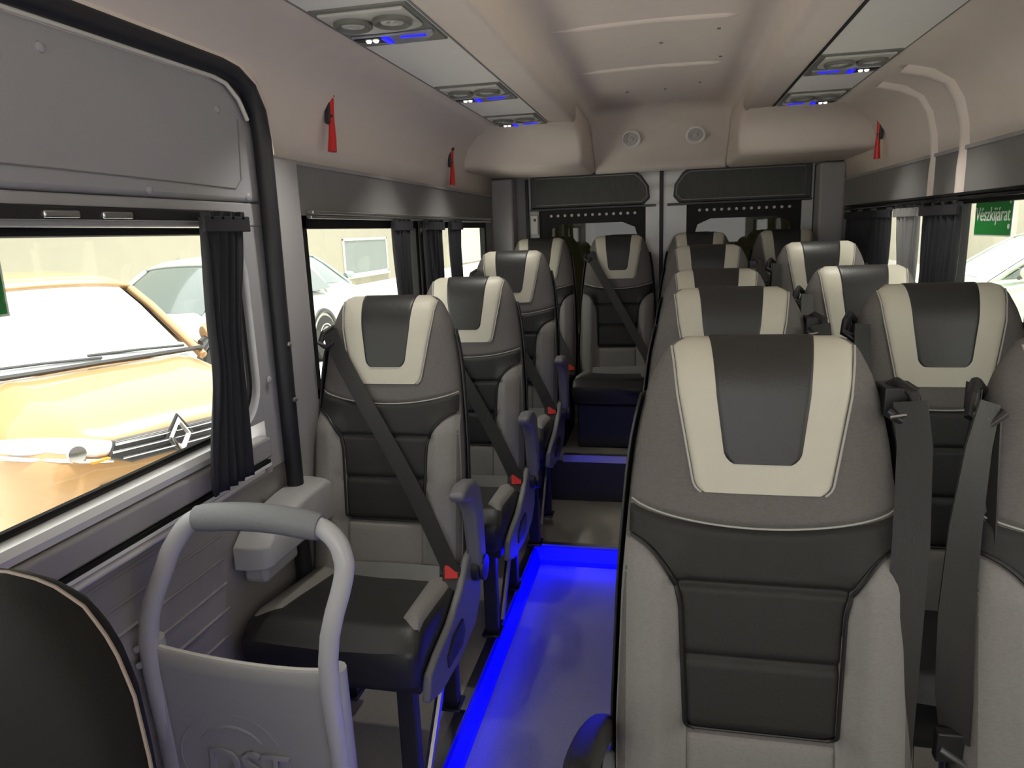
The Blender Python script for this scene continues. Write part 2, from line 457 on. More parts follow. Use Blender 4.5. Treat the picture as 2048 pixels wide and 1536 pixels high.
        k = MB(); pts = [(-.234, .012, .530), (-.236, .0, .540), (-.238, -.06, .575), (-.240, -.16, .635), (-.240, -.28, .695), (-.240, -.355, .73), (-.240, -.365, .735)]
        rows = []
        for i, p in enumerate(pts):
            w = [.010, .017, .020, .021, .021, .017, .010][i]; hh = [.012, .022, .026, .027, .027, .022, .012][i]
            rows.append([Vector((p[0] + w * math.copysign(abs(math.cos(a)) ** .6, math.cos(a)), p[1], p[2] + hh * math.copysign(abs(math.sin(a)) ** .6, math.sin(a)))) for a in [2 * PI * q / 20 for q in range(20)]])
        k.grid(rows, True); k.cap(rows[0][::-1]); k.cap(rows[-1])
        o = k.build('armrest', M['dark_leather'], s, sharp=70, subs=1); o['label'] = 'dark padded armrest'
    # belt
    gx = {'left': -.158, 'hang_right': .182, 'hang_left': -.182}[kind]; gz = 1.10 if kind != 'left' else 1.085
    sg = math.copysign(1, gx)
    gy = ymid(gz) - .03
    k = MB()
    k.tube([(gx + sg * .004 - sg * .02, gy + .05, gz - .01), (gx + sg * .01, gy + .02, gz + .016), (gx + sg * .024, gy - .01, gz + .004), (gx + sg * .03, gy - .022, gz - .022), (gx + sg * .01, gy - .03, gz - .034), (gx - sg * .012, gy - .022, gz - .018)], .0085, 8)
    k.box((gx - .012, gy - .005, gz - .03), (gx + .022 * sg + .012, gy + .05, gz + .012))
    g = k.build('belt_guide', M['black_plastic'], s, bevel=.002, merge=False); g['label'] = 'black belt guide'
    k = MB(); k.tube([(gx - .012, gy - .035, gz - .024), (gx + .03 * sg, gy - .036, gz - .016)], .003, 6); k.build('guide_bar', M['steel'], g)
    k = MB()
    if kind == 'left':
        pts = [Vector((gx - .004, gy - .015, gz + .008))]
        n = 22; bx, bz = .172, .56
        for i in range(1, n + 1):
            t = i / n; x = lerp(gx, bx, t); z = lerp(gz - .01, bz, t)
            pts.append(front(x * .97, z, .016) if abs(x) < wz(z) else Vector((x, gy, z)))
        yb = -.125
        pts.append(Vector((.19, yb - .005, .515))); pts.append(Vector((.198, yb - .01, .495)))
        # smooth the strap so it spans hollows like a taut webbing
        for _ in range(14):
            q = pts[:]
            for i in range(1, len(pts) - 1): q[i] = Vector((pts[i].x, min(pts[i].y, (pts[i - 1].y + pts[i + 1].y) / 2), pts[i].z))
            pts = q
        k.ribbon(pts, (.85, 0, .5), .046, .0014); k.build('shoulder_belt', M['belt'], s)
        k = MB(); k.ribbon([(-.205, -.08, .45), (-.19, -.105, .472), (-.1, -.115, .478), (.05, -.118, .482), (.165, -.13, .488)], (0, .25, .95), .042, .0014)
        k.build('lap_belt', M['belt_sheen'], s)
        k = MB(); k.prism([(-.022, -.03), (.022, -.03), (.024, .028), (.017, .04), (-.017, .04), (-.024, .028)], 1, -.012, .012)
        bu = k.build('buckle', M['black_plastic'], s, bevel=.004); bu.location = (.198, -.135, .478); bu.rotation_euler = (math.radians(-35), 0, .2)
        k = MB(); k.prism([(-.017, .0), (.017, .0), (.017, .034), (-.017, .034)], 1, -.0165, -.010)
        k.build('release_button', M['red_plastic'], bu, bevel=.002)['label'] = 'red release button'
    else:
        x0 = gx + sg * (.012 if kind == 'hang_right' or drift == 1 else -.006)
        if kind == 'hang_right':
            P = [(x0, gy - .036, gz + .0), (x0 + .006, gy - .05, gz - .06), (x0 + .004, gy - .075, gz - .2), (x0 - .004, gy - .10, gz - .36), (x0 - .008, gy - .115, gz - .5), (x0 - .008, gy - .12, gz - .66)]
            A = [(.7, -.7, 0), (.75, -.65, 0), (.9, -.35, 0), (1, -.1, 0), (1, 0, 0), (1, 0, 0)]
        else:
            P = [(x0, gy - .036, gz + .0), (x0 - .014 * drift, gy - .05, gz - .06), (x0 - .028 * drift, gy - .07, gz - .17), (x0 - .034 * drift, gy - .085, gz - .30), (x0 - .03 * drift, gy - .095, gz - .42), (x0 - .026 * drift, gy - .1, gz - .48)]
            A = [(.8, .6, 0), (.9, .5, 0), (1, .25, 0), (1, .0, 0), (.8, -.5, 0), (.5, -.8, 0)]
        k.ribbon(P, A, .047, .0014); k.build('shoulder_belt', M['belt'], s)
        if kind == 'hang_left':
            k = MB(); k.ribbon([(x0 + .014, gy + .0, gz - .02), (x0 + .012, gy - .03, gz - .2), (x0 + .01, gy - .05, gz - .5), (x0 + .01, gy - .06, gz - .75)], (.35, -.9, 0), .044, .0014)
            k.build('belt_return', M['belt'], s)
            k = MB(); lx, ly, lz = P[-1]
            k.box((lx - .026, ly - .012, lz - .035), (lx + .01, ly + .006, lz + .012))
            la = k.build('belt_latch', M['black_plastic'], s, bevel=.003)
            k = MB(); k.tube([(lx - .022, ly - .012, lz - .012), (lx + .008, ly - .016, lz - .03), (lx + .03, ly - .018, lz - .06)], .0045, 8)
            k.build('latch_tongue', M['steel'], la)
        else:
            k = MB(); k.prism([(-.02, -.03), (.02, -.03), (.02, .03), (-.02, .03)], 1, -.011, .011)
            bu = k.build('buckle', M['black_plastic'], s, bevel=.004); bu.location = (gx - .37, -.1, .47); bu.rotation_euler = (math.radians(-30), 0, 0)
            k = MB(); k.prism([(-.015, .0), (.015, .0), (.015, .027), (-.015, .027)], 1, -.0155, -.010); k.build('release_button', M['red_plastic'], bu, bevel=.002)
    return s

def place(src, loc, label, group, first=False):
    o = src if first else copy_tree(src)
    o.location = loc; o['label'] = label; o['group'] = group
    r = loc[2] - FZ
    if loc[1] > 3.5: o.scale = (.94, 1, 1)
    if abs(r) > .001:
        for c in kids(o):
            if c.name.startswith('leg'): c.scale = (1, 1, (.297 + r) / .297)
            if c.name.startswith('strut'): c.location.z -= r * .3
    return o
FZ = .03      # main floor level
GL, GR, GW, GB = 'single seats along the door-side windows', 'aisle seats of the double rows', 'window seats of the double rows', 'rear bench row of four seats'
sL = make_seat('left', 'up'); sR = make_seat('hang_right', 'down'); sW = make_seat('hang_left'); sW2 = make_seat('hang_left', drift=0.)
sB = make_seat('left', None, plinth=True); sBr = make_seat('hang_right', None, plinth=True)
place(sL, (-.682, 1.725, FZ - .018), 'single grey seat beside the door pillar, behind the white tube handrail', GL, True)
place(sL, (-.655, 2.41, FZ - .015), 'second single grey seat, directly behind the one at the door pillar', GL)
place(sL, (-.638, 3.10, FZ + .055), 'third single grey seat, rearmost before the raised back row', GL)
place(sR, (.186, 1.05, FZ - .032), 'large foreground grey seat with cream collar, nearest beside the aisle', GR, True)
sR2 = copy_tree(sR)
for c in kids(sR2):
    if c.name.startswith('armrest'):
        COL.objects.unlink(c); bpy.data.objects.remove(c)
place(sR2, (.196, 1.72, FZ - .012), 'aisle seat directly behind the large foreground seat', GR, True)
place(sR2, (.205, 2.42, FZ - .008), 'third aisle seat back, behind two aisle headrests', GR)
place(sR2, (.212, 3.10, FZ + .055), 'fourth aisle seat back, just in front of the rear bench row', GR)
place(sW, (.674, 1.05, FZ - .032), 'grey seat cut off by the right photo edge, with hanging belts', GW, True)
place(sW2, (.655, 1.72, FZ - .012), 'window seat with whole cream collar showing, above the hanging belts', GW, True)
place(sW2, (.66, 2.42, FZ - .008), 'window seat in front of the pale grey curtain, third from the front', GW)
place(sW2, (.66, 3.10, FZ + .055), 'window seat beside the rearmost black curtain, fourth from the front', GW)
place(sB, (-.637, 3.86, .13), 'rear row seat in the door-side corner, under the white hinge plate', GB, True)
place(sB, (-.213, 3.86, .13), 'rear row seat facing straight down the aisle, its cushion visible', GB)
place(sBr, (.211, 3.86, .13), 'rear row seat hidden behind the line of aisle headrests', GB, True)
place(sBr, (.64, 3.86, .13), 'rear row seat in the corner under the far rear window', GB)

# front passenger seat (back edge at the lower left)
def front_seat():
    s = thing('front_seat', 'dark rounded front seat backrest with pale piping, lower left corner', 'seat', (-.715, .47, FZ - .118))
    b = MB(); rows = []
    tab = [(.35, .27), (.6, .27), (.8, .262), (.9, .245), (.98, .222), (1.03, .197), (1.07, .165), (1.095, .125), (1.105, .08)]
    zs = [.35 + .05 * i for i in range(11)] + [.88, .92, .95, .98, 1.0, 1.02, 1.04, 1.055, 1.07, 1.08, 1.09, 1.098, 1.105]
    def ym(z): return .05 + (z - .9) * .2
    def TT(z): return .062 * math.sqrt(max(0.02, 1 - max(0, (z - 1.0) / .107) ** 2))
    for z in zs:
        w = interp(tab, z); T = TT(z); r = []
        for i in range(40):
            a = 2 * PI * i / 40; ca, sa = math.cos(a), math.sin(a)
            r.append(Vector((w * math.copysign(abs(ca) ** .45, ca), ym(z) + T * math.copysign(abs(sa) ** .6, sa), z)))
        rows.append(r)
    b.grid(rows, True); b.cap(rows[0][::-1]); b.cap(rows[-1])
    b.build('backrest', M['front_cloth'], s, sharp=60)
    p = MB(); line = []
    for sg in (1,):
        for z in zs: line.append((interp(tab, z) * 1.0, ym(z) + TT(z) * .3, z))
    top = [(.08 * q, ym(1.105), 1.107) for q in (.6, 0, -.6)]
    p.tube(line + top + [(-x, y, z) for x, y, z in line[::-1]], .0022, 6)
    p.build('piping', M['tan_thread'], s)['label'] = 'pale piping'
    boxo('cushion', (-.25, -.42, .34), (.25, -.02, .48), M['front_cloth'], s, .04)
    boxo('seat_base', (-.21, -.38, .0), (.21, .0, .34), M['black_plastic'], s, .01)
front_seat()

# ------------------------------------------------------------------ van shell
# floor: side floors, recessed aisle with LED edge, step, rear platform
EX, EXR, YR, ZB = -.50, .10, 2.80, -.045
k = MB()
k.box((-.95, -.3, -.1), (EX, YR, FZ)); k.box((EXR, -.3, -.1), (.95, YR, FZ)); k.box((-.95, YR, -.1), (.95, 3.34, FZ))
k.box((-.95, 3.34, -.1), (.95, 4.25, .26))
struct(k.build('floor', M['floor'], smooth=False), 'beige speckled van floor')
k = MB(); k.box((EX, -.3, -.12), (EXR, YR, ZB)); struct(k.build('floor_aisle', M['aisle_floor'], smooth=False), 'grey recessed aisle floor lit blue')
# metal nosings
k = MB(); k.prism([(EX - .03, FZ), (EX - .028, FZ + .004), (EX + .001, FZ + .004), (EX + .001, FZ - .003), (EX, FZ - .003), (EX, FZ)], 1, -.3, YR)
struct(k.build('trim_1', M['alu'], smooth=False), 'aluminium nosing along the recessed aisle')
k = MB(); k.prism([(YR + .03, FZ), (YR + .028, FZ + .004), (YR - .001, FZ + .004), (YR - .001, FZ - .003), (YR, FZ - .003), (YR, FZ)], 0, EX, EXR)
struct(k.build('trim_2', M['alu'], smooth=False), 'aluminium nosing at the rear end of the aisle')
k = MB(); k.prism([(3.337, .262), (3.337, .232), (3.325, .232), (3.325, .268), (3.36, .268), (3.36, .262)], 0, -.45, .45)
struct(k.build('trim_3', M['alu'], smooth=False), 'aluminium nosing on the step to the rear row')
k = MB(); k.box((-.9, 3.328, FZ), (.9, 3.339, .232)); struct(k.build('trim_4', M['step_dark'], smooth=False), 'dark riser of the rear step')
# LED strips under the nosings
k = MB(); k.prism([(EX + .001, ZB + .001), (EX + .028, ZB + .001), (EX + .025, ZB + .018), (EX + .010, FZ - .004), (EX + .001, FZ - .004)], 1, -.25, YR - .03); o = k.build('led_strip', M['blue_led'], smooth=False)
tag(o, 'glowing blue LED strip along the left side of the aisle', 'light strip', 'blue aisle light strips')
k = MB(); k.prism([(YR - .001, ZB + .001), (YR - .036, ZB + .001), (YR - .032, ZB + .02), (YR - .010, FZ - .004), (YR - .001, FZ - .004)], 0, EX + .001, EXR - .001); o = k.build('led_strip', M['blue_led'], smooth=False)
tag(o, 'glowing blue LED strip across the rear end of the aisle', 'light strip', 'blue aisle light strips')
k = MB(); k.box((EXR - .006, .3, FZ - .045), (EXR - .001, YR - .01, FZ - .028)); o = k.build('led_strip', M['blue_led'], smooth=False)
tag(o, 'glowing blue LED strip at the foot of the large foreground seat', 'light strip', 'blue aisle light strips')

# ceiling: cross-section swept along the van
HALF = [(.925, 1.55), (.918, 1.62), (.90, 1.69), (.868, 1.742), (.81, 1.778), (.74, 1.795), (.672, 1.80), (.672, 1.806), (.452, 1.806), (.452, 1.80), (.40, 1.797), (.365, 1.797),
        (.350, 1.803), (.343, 1.818), (.343, 1.87), (.336, 1.893), (.318, 1.909), (.28, 1.918), (.2, 1.924), (.1, 1.927), (0, 1.928)]
prof = [(-x, z) for x, z in HALF] + [(x, z) for x, z in HALF[-2::-1]]
k = MB(); YS = [-.4, 0, 1, 2, 3.2]
k.grid([[(x, y, z) for x, z in prof] for y in YS])
# consoles end in a hanging block; centre slopes down to the rear header
def cen(y):
    t = smooth01((y - 3.2) / .02)
    return t
cx = [(x, z) for x, z in prof if abs(x) <= .345 and z > 1.86]
rows = [[(x, 3.2, z) for x, z in cx]]
for y, dz in ((3.45, 0), (3.65, .0), (3.72, .012), (3.80, .06), (3.95, .18), (4.02, .235), (4.06, .262)):
    rows.append([(x * 1.0, y, lerp(z, 1.928 - dz, min(1, dz * 8) if abs(x) > .0 else 1) if dz > .01 else z) for x, z in cx])
rows.append([(x, 4.07, 1.645) for x, z in cx])
k.grid(rows)
outer = [(x, z) for x, z in prof if x > .85]
for sg in (-1, 1):
    # cove continues over the rear quarter
    co = [(sg * x, z) for x, z in HALF[:7]]
    k.grid([[(x, y, z) for x, z in co] for y in (3.2, 3.6, 4.2)])
o = k.build('ceiling', M['liner'], sharp=50); struct(o, 'beige grey cloth ceiling liner with side consoles')
sm = o.modifiers.new('solid', 'SOLIDIFY'); sm.thickness = .012; sm.offset = 1
k = MB(); k.box((-.96, -.4, 1.955), (.96, 4.2, 2.0)); k.box((-.97, -.4, 1.545), (-.96, 4.2, 2.0)); k.box((.96, -.4, 1.545), (.97, 4.2, 2.0)); struct(k.build('roof', M['black_paint'], smooth=False), 'outer roof skin of the van')
# hanging end blocks of the consoles
for sg, nm, lb in ((-1, 'trim_5', 'rounded block ending the left ceiling console'), (1, 'trim_6', 'rounded block ending the right ceiling console')):
    k = MB(); rows = []
    for y, z0, ins in ((3.12, 1.7975, 0), (3.24, 1.792, 0), (3.31, 1.775, 0), (3.36, 1.745, .0), (3.395, 1.70, .0), (3.41, 1.668, .0), (3.43, 1.652, 0), (3.47, 1.645, 0), (4.07, 1.645, 0)):
        r = []
        for x, z in ((.3445, 1.94), (.3445, z0 + .03), (.350, z0 + .012), (.364, z0), (.6, z0), (.80, z0), (.90, z0 + .0), (.92, z0)):
            r.append((sg * x, y, max(z, z0)))
        rows.append(r)
    k.grid(rows)
    struct(k.build(nm, M['liner'], sharp=50), lb)
# service channel strips with a dark seam
for sg, nm in ((-1, 'trim_7'), (1, 'trim_8')):
    k = MB(); k.box((min(sg * .455, sg * .669), -.4, 1.7985), (max(sg * .455, sg * .669), 3.3, 1.81))
    struct(k.build(nm, M['liner_strip'], smooth=False), 'pale flat channel of the ceiling console holding the vents')
k = MB(); k.box((.446, -.4, 1.7975), (.4545, 3.2, 1.80)); struct(k.build('trim_9', M['black_paint'], smooth=False), 'black seam beside the right vent channel')
k = MB(); k.box((-.4545, -.4, 1.798), (-.450, 3.2, 1.80)); k.box((-.674, -.4, 1.798), (-.6685, 3.17, 1.80)); k.box((.6685, -.4, 1.798), (.673, 3.17, 1.80))
struct(k.build('trim_10', M['side_trim'], smooth=False), 'thin seams beside the vent channels')
# pressed ribs of the roof panel
def rib(nm, y, x0, x1, leg, lb):
    pts = [(x0 - .005, y - leg, 1.921), (x0, y - .05, 1.922), (x0 + .012, y - .012, 1.922), (x0 + .05, y, 1.9235)] + [(lerp(x0 + .1, x1 - .05, i / 6), y, 1.927 - .004 * abs(i - 3) / 3) for i in range(7)] + [(x1, y, 1.921)]
    k = MB(); k.tube([(x, y, z + .010) for x, y, z in pts], [.008] + [.018] * (len(pts) - 2) + [.008], 12)
    struct(k.build(nm, M['liner'], sharp=80), lb)
rib('trim_11', 2.24, -.31, .25, .14, 'pressed rib across the ceiling, nearer one')
rib('trim_12', 2.84, -.31, .25, .12, 'pressed rib across the ceiling, farther one')
rib('trim_13', 1.60, -.31, .25, .14, 'pressed rib across the ceiling in front')
for x, y in ((.02, 2.5), (.19, 2.38), (-.13, 3.3), (.03, 3.3), (.17, 3.2), (.22, 2.75)):
    k = MB(); k.lathe([(0, 0), (.006, 0), (.005, -.003), (0, -.004)], (x, y, 1.9265 - .004 * abs(x) / .28), (0, 0, 1), 12)
    tag(k.build('ceiling_clip', M['side_trim']), 'small dark clip in the ceiling liner', 'clip', 'clips in the ceiling liner')
# speakers in the rear header
def speaker(x, lb):
    s = thing('ceiling_speaker', lb, 'speaker', (x, 3.885, 1.797), 0, 'round speakers in the rear header')
    s.rotation_euler = (math.radians(34), 0, 0)
    k = MB(); k.lathe([(.045, .012), (.05, .0), (.048, -.007), (.041, -.008), (.036, -.002), (.034, .012)], (0, 0, 0), (0, 1, 0), 28)
    k.build('ring', M['liner_strip'], s)
    k = MB(); k.lathe([(.034, .004), (.026, -.002), (.02, .004), (.014, .003), (.010, -.004), (0, -.007)], (0, 0, 0), (0, 1, 0), 28)
    k.build('cone', M['vent_light'], s)
speaker(-.142, 'left round speaker in the rear ceiling header'); speaker(.18, 'right round speaker in the rear ceiling header')

# vents / reading light units
def make_vent(sg):
    s = thing('service_panel', 'v', 'air vent panel')
    k = MB(); n = 8
    poly = [(-.105, -.14), (.105, -.14), (.105, .14), (-.105, .14)]
    k.box((-.104, -.142, -.004), (.104, .142, .006)); k.build('bezel', M['vent_grey'], s, bevel=.003)
    k = MB(); pl = []
    for i in range(25):
        a = PI * i / 24; pl.append((.092 * math.cos(a), -.01 + .035 * math.sin(a)))
    pl += [(-.092, -.128), (.092, -.128)]
    k.prism(pl, 2, -.010, -.003); nz = k.build('nozzle_plate', M['vent_light'], s, bevel=.003); nz['label'] = 'pale nozzle plate'
    for x in (-.042, .045):
        k = MB(); k.lathe([(.041, .0), (.041, -.008), (.036, -.011), (.031, -.006), (.026, -.003)], (x, -.062, -.009), (0, 0, 1), 28)
        o = k.build('air_nozzle', M['vent_grey'], s)
        k = MB(); k.lathe([(.026, .004), (.024, -.006), (.014, -.007), (.012, -.003), (.006, -.004), (0, -.012)], (x, -.062, -.009), (0, 0, 1), 28)
        k.build('nozzle_core', M['vent_light'], o)
    k = MB(); pl = [(.096 * math.cos(PI * i / 20), .05 + .075 * math.sin(PI * i / 20)) for i in range(21)] + [(-.096, .045), (.096, .045)]
    k.prism(pl, 2, -.009, -.003); ln = k.build('lamp_lens', M['vent_lens'], s, bevel=.003); ln['label'] = 'bluish reading lamp lens'
    k = MB(); k.prism([(sg * .03, .052), (sg * .092, .052), (sg * .088, .075), (sg * .03, .098)], 2, -.011, -.008); k.build('lamp_window', M['black_paint'], s)
    for q in (.045, .062):
        k = MB(); k.lathe([(0, 0), (.007, 0), (.005, -.004), (0, -.005)], (sg * q, .068, -.011), (0, 0, 1), 12); k.build('bulb', M['lamp_white'], s)
    k = MB(); k.box((min(sg * .012, sg * .028), .055, -.013), (max(sg * .012, sg * .028), .1, -.008)); k.build('blue_indicator', M['blue_led_small'], s, bevel=.002)
    k = MB(); k.box((-sg * .045 - .03, .062, -.0115), (-sg * .045 + .03, .070, -.008)); k.build('switch_bar', M['blue_led_small'], s, bevel=.002)
    return s
vl = make_vent(-1); vr = make_vent(1)
def pv(src, loc, lb, first=False):
    o = src if first else copy_tree(src); o.location = loc; o['label'] = lb; o['group'] = 'vent and reading light panels in the ceiling consoles'
pv(vl, (-.562, 1.575, 1.7985), 'nearest vent panel on the left ceiling console, two round nozzles showing', True)
pv(vl, (-.562, 2.385, 1.7985), 'middle vent panel on the left ceiling console')
pv(vl, (-.562, 3.0, 1.7985), 'farthest vent panel on the left ceiling console')
pv(vr, (.562, 2.385, 1.7985), 'nearer vent panel on the right ceiling console', True)
pv(vr, (.562, 2.97, 1.7985), 'farther vent panel on the right ceiling console')

# emergency hammers
def hammer(loc, lean, sg, black, lb):
    s = thing('emergency_hammer', lb, 'hammer', loc, 0, 'red emergency hammers')
    s.rotation_euler = (math.radians(lean), 0, 0)
    d = -sg
    k = MB(); k.box((min(0, d * .016), -.012, -.02), (max(0, d * .016), .012, .05)); k.build('holder', M['black_plastic'], s, bevel=.004)
    k = MB(); k.tube([(d * .014, 0, -.095), (d * .016, 0, -.06), (d * .016, 0, 0), (d * .016, 0, .05)], [.013, .011, .007, .008], 10)
    k.build('handle', M['red_plastic'], s)
    k = MB(); k.tube([(d * .016, -.024, .06), (d * .016, 0, .062), (d * .016, .024, .06)], [.006, .013, .006], 10)
    k.build('hammer_head', M['black_plastic'] if black else M['red_plastic'], s)
    k = MB(); k.lathe([(0, 0), (.008, 0), (.007, .005), (0, .006)], (d * .016, 0, .0), (d, 0, 0), 12); k.build('clip', M['black_plastic'], s)
hammer((-.895, 1.955, 1.685), -6, -1, False, 'red emergency hammer on the left wall, nearer one')
hammer((-.905, 3.15, 1.66), -3, -1, True, 'red emergency hammer on the left wall with black head, farther one')
hammer((.895, 3.28, 1.685), 4, 1, True, 'red emergency hammer on the right wall')

# side walls
def wall_left():
    k = MB(); X0, X1 = -.955, -.92
    k.box((X0, 1.60, -.1), (X1, 4.25, .90))
    k.box((X0, 1.60, .90), (X1, 1.80, 1.55)); k.box((X0, 3.84, .90), (X1, 4.25, 1.55)); k.box((X0, 1.80, 1.415), (X1, 3.84, 1.55))
    k.box((X0, 2.74, .90), (X1, 2.98, 1.415))
    o = k.build('wall_left', M['side_trim'], smooth=False); struct(o, 'grey left side wall behind the sliding door')
    k = MB(); k.prism([(-.925, 1.60), (-.895, 1.64), (-.895, 1.76), (-.925, 1.79)], 2, .03, 1.55)
    struct(k.build('trim_14', M['pillar_trim'], bevel=.01), 'grey pillar beside the sliding door')
    k = MB(); k.box((-.925, 1.60, 1.545), (-.915, 4.2, 1.556)); struct(k.build('trim_15', M['pillar_trim'], smooth=False), 'edge where liner meets the left wall')
    k = MB(); k.box((-.925, 3.99, .26), (-.80, 4.12, 1.64)); struct(k.build('trim_16', M['pillar_trim'], bevel=.012), 'left rear pillar')
wall_left()
def wall_right():
    k = MB(); X0, X1 = .92, .955
    k.box((X0, -.2, -.1), (X1, 4.25, .90)); k.box((X0, -.2, 1.42), (X1, 4.25, 1.55))
    for y0, y1 in ((-.2, .35), (1.50, 1.76), (2.50, 2.70), (3.86, 4.25)): k.box((X0, y0, .90), (X1, y1, 1.42))
    struct(k.build('wall_right', M['side_trim'], smooth=False), 'grey right side wall with windows')
    k = MB(); k.box((.915, -.2, 1.545), (.925, 4.2, 1.556)); struct(k.build('trim_17', M['pillar_trim'], smooth=False), 'edge where liner meets the right wall')
    k = MB(); k.box((.80, 3.99, .26), (.925, 4.12, 1.64)); struct(k.build('trim_18', M['pillar_trim'], bevel=.012), 'right rear pillar')
    # arched pillar mouldings over the liner
    for nm, y, w in (('trim_19', 2.49, .03), ('trim_20', 2.74, .018)):
        k = MB(); line = [(.922, 1.42), (.922, 1.50)] + HALF[:6]
        rows = []
        for yo, d in ((-w, .0), (-w * .6, .012), (0, .016), (w * .6, .012), (w, 0)):
            rows.append([(x - d, y + yo, z - (d if i > 5 else d * .3)) for i, (x, z) in enumerate(line)])
        k.grid(rows); struct(k.build(nm, M['liner'], sharp=70), 'arched moulding over the right window pillar')
wall_right()
# cab in front of the passenger space: dashboard wall, cab floor, cab roof and door sides
k = MB(); k.box((-.95, -1.3, -.1), (.95, -.3, FZ)); struct(k.build('floor_cab', M['step_dark'], smooth=False), 'dark cab floor')
k = MB(); k.prism([(-1.30, FZ), (-.85, FZ), (-.80, .70), (-.95, 1.0), (-1.30, 1.02)], 0, -.95, .95); struct(k.build('wall_front', M['step_dark'], smooth=False), 'dark dashboard wall of the cab')
k = MB()
for x in (-.955, .92): k.box((x, -1.3, -.1), (x + .035, -.3, .98)); k.box((x, -1.2, 1.5), (x + .035, -.3, 1.95)); k.box((x, -.42, .98), (x + .035, -.3, 1.5))
struct(k.build('wall_cab', M['side_trim'], smooth=False), 'cab door sides')
k = MB(); k.box((-.95, -.95, 1.80), (.95, -.3, 1.84)); struct(k.build('ceiling_cab', M['liner'], smooth=False), 'cab ceiling')
# windows: black frames, glass, rails
def window(nm, x, y0, y1, z0, z1, sg, lb, split=None):
    s = structe(nm, lb); k = MB(); t = .03
    xa, xb = (x, x + .03) if sg > 0 else (x - .03, x)
    for a, b, c, d in ((y0, y0 + t, z0, z1), (y1 - t, y1, z0, z1), (y0, y1, z0, z0 + t), (y0, y1, z1 - t * 1.2, z1)):
        k.box((xa, a, c), (xb, b, d))
    if split: k.box((xa, split - .012, z0), (xb, split + .012, z1))
    k.build('frame', M['black_paint'], s, bevel=.003, merge=False)
    k = MB(); xc = x + sg * .02; k.box((xc - .002, y0 + .01, z0 + .01), (xc + .002, y1 - .01, z1 - .01)); k.build('pane', M['glass'], s, smooth=False)
window('window_1', -.92, 1.80, 2.74, .905, 1.415, -1, 'left side window behind the single front seat')
window('window_2', -.92, 2.98, 3.84, .905, 1.415, -1, 'rearmost left side window')
window('window_3', .92, 1.76, 2.50, .905, 1.42, 1, 'right side window with the green sticker')
window('window_4', .92, 2.70, 3.86, .905, 1.42, 1, 'rearmost right side window, mostly curtained')
window('window_5', .92, .35, 1.50, .905, 1.42, 1, 'right side window beside the first double row')
k = MB(); k.prism([(-.93, .90), (-.885, .905), (-.88, .895), (-.90, .865), (-.93, .85)], 1, 1.79, 3.85); struct(k.build('trim_21', M['sill_glint'], bevel=.002), 'bright sill under the left side windows')
k = MB(); k.prism([(.93, .90), (.885, .905), (.88, .895), (.90, .865), (.93, .85)], 1, .3, 3.87); struct(k.build('trim_22', M['pillar_trim'], bevel=.002), 'sill under the right side windows')
# curtain rails
for nm, x, y0, y1, z, m_, lb in (('curtain_rail', -.902, 1.82, 3.86, 1.418, 'alu', 'bright curtain rail above the left side windows'),
                              ('curtain_rail', .908, .4, 3.88, 1.4095, 'black_paint', 'black curtain rail above the right side windows')):
    k = MB(); k.box((x - .010, y0, z), (x + .010, y1, z + .009)); k.box((x - .012, y0, z - .012), (x + .004, y1, z - .004))
    tag(k.build(nm, M[m_], bevel=.002, merge=False), lb, 'curtain rail')
def curtain(x, top, mid, bot, z0, z1, m_, lb, sg, zm=None, folds=5, amp=.014):
    """top/mid/bot: (y0,y1) extents at head, waist and hem"""
    s = thing('curtain', lb, 'curtain', (x, (top[0] + top[1]) / 2, z0), 0, 'window curtains')
    amp = min(amp, .011)
    cy = (top[0] + top[1]) / 2; zm = zm or lerp(z0, z1, .45)
    k = MB(); rows = []; nu, nz = folds * 10, 26
    for j in range(nz + 1):
        z = lerp(z0, z1, j / nz)
        if z > zm: t = smooth01((z - zm) / (z1 - zm)); a, b = lerp(mid[0], top[0], t), lerp(mid[1], top[1], t)
        else: t = smooth01((zm - z) / (zm - z0)); a, b = lerp(mid[0], bot[0], t), lerp(mid[1], bot[1], t)
        r = []
        for i in range(nu + 1):
            u = i / nu; ph = u * folds * 2 * PI
            r.append((-sg * (amp * (1 + math.sin(ph + .3 * math.sin(3 * z))) * .9 + .004 * math.sin(ph * 2.3 + z * 9)), lerp(a, b, u + .012 * math.sin(ph)) - cy, z - z0))
        rows.append(r)
    k.grid(rows); o = k.build('fabric', M[m_], s, sharp=180)
    sm = o.modifiers.new('solid', 'SOLIDIFY'); sm.thickness = .0025
    k = MB(); k.box((-sg * .02 - .004, top[0] - cy - .004, z1 - z0 - .03), (-sg * .02 + .004, top[1] - cy + .004, z1 - z0 + .002)); 
    k.build('header_tape', M[m_], s, bevel=.002)
    for i in range(4):
        y = lerp(top[0] + .02, top[1] - .02, i / 3) - cy
        k = MB(); k.box((-sg * .012 - .012, y - .006, z1 - z0 - .006), (-sg * .012 + .012, y + .006, z1 - z0 + .012)); k.build('glider', M['black_plastic'], s, bevel=.002)
curtain(-.905, (2.40, 2.57), (2.42, 2.55), (2.40, 2.58), .80, 1.40, 'curtain_dark', 'black curtain on the left, first behind the near single seat', -1)
curtain(-.905, (2.73, 2.97), (2.74, 2.96), (2.72, 2.99), .80, 1.40, 'curtain_dark', 'black curtain on the left, over the pillar between the two side windows', -1)
curtain(-.905, (3.08, 3.25), (3.09, 3.24), (3.07, 3.26), .80, 1.40, 'curtain_dark', 'black curtain on the left, just before the striped view outside', -1)
curtain(.917, (3.13, 3.85), (3.14, 3.84), (3.12, 3.86), .80, 1.383, 'curtain_dark', 'widest black curtain on the right, rearmost', 1, folds=11)
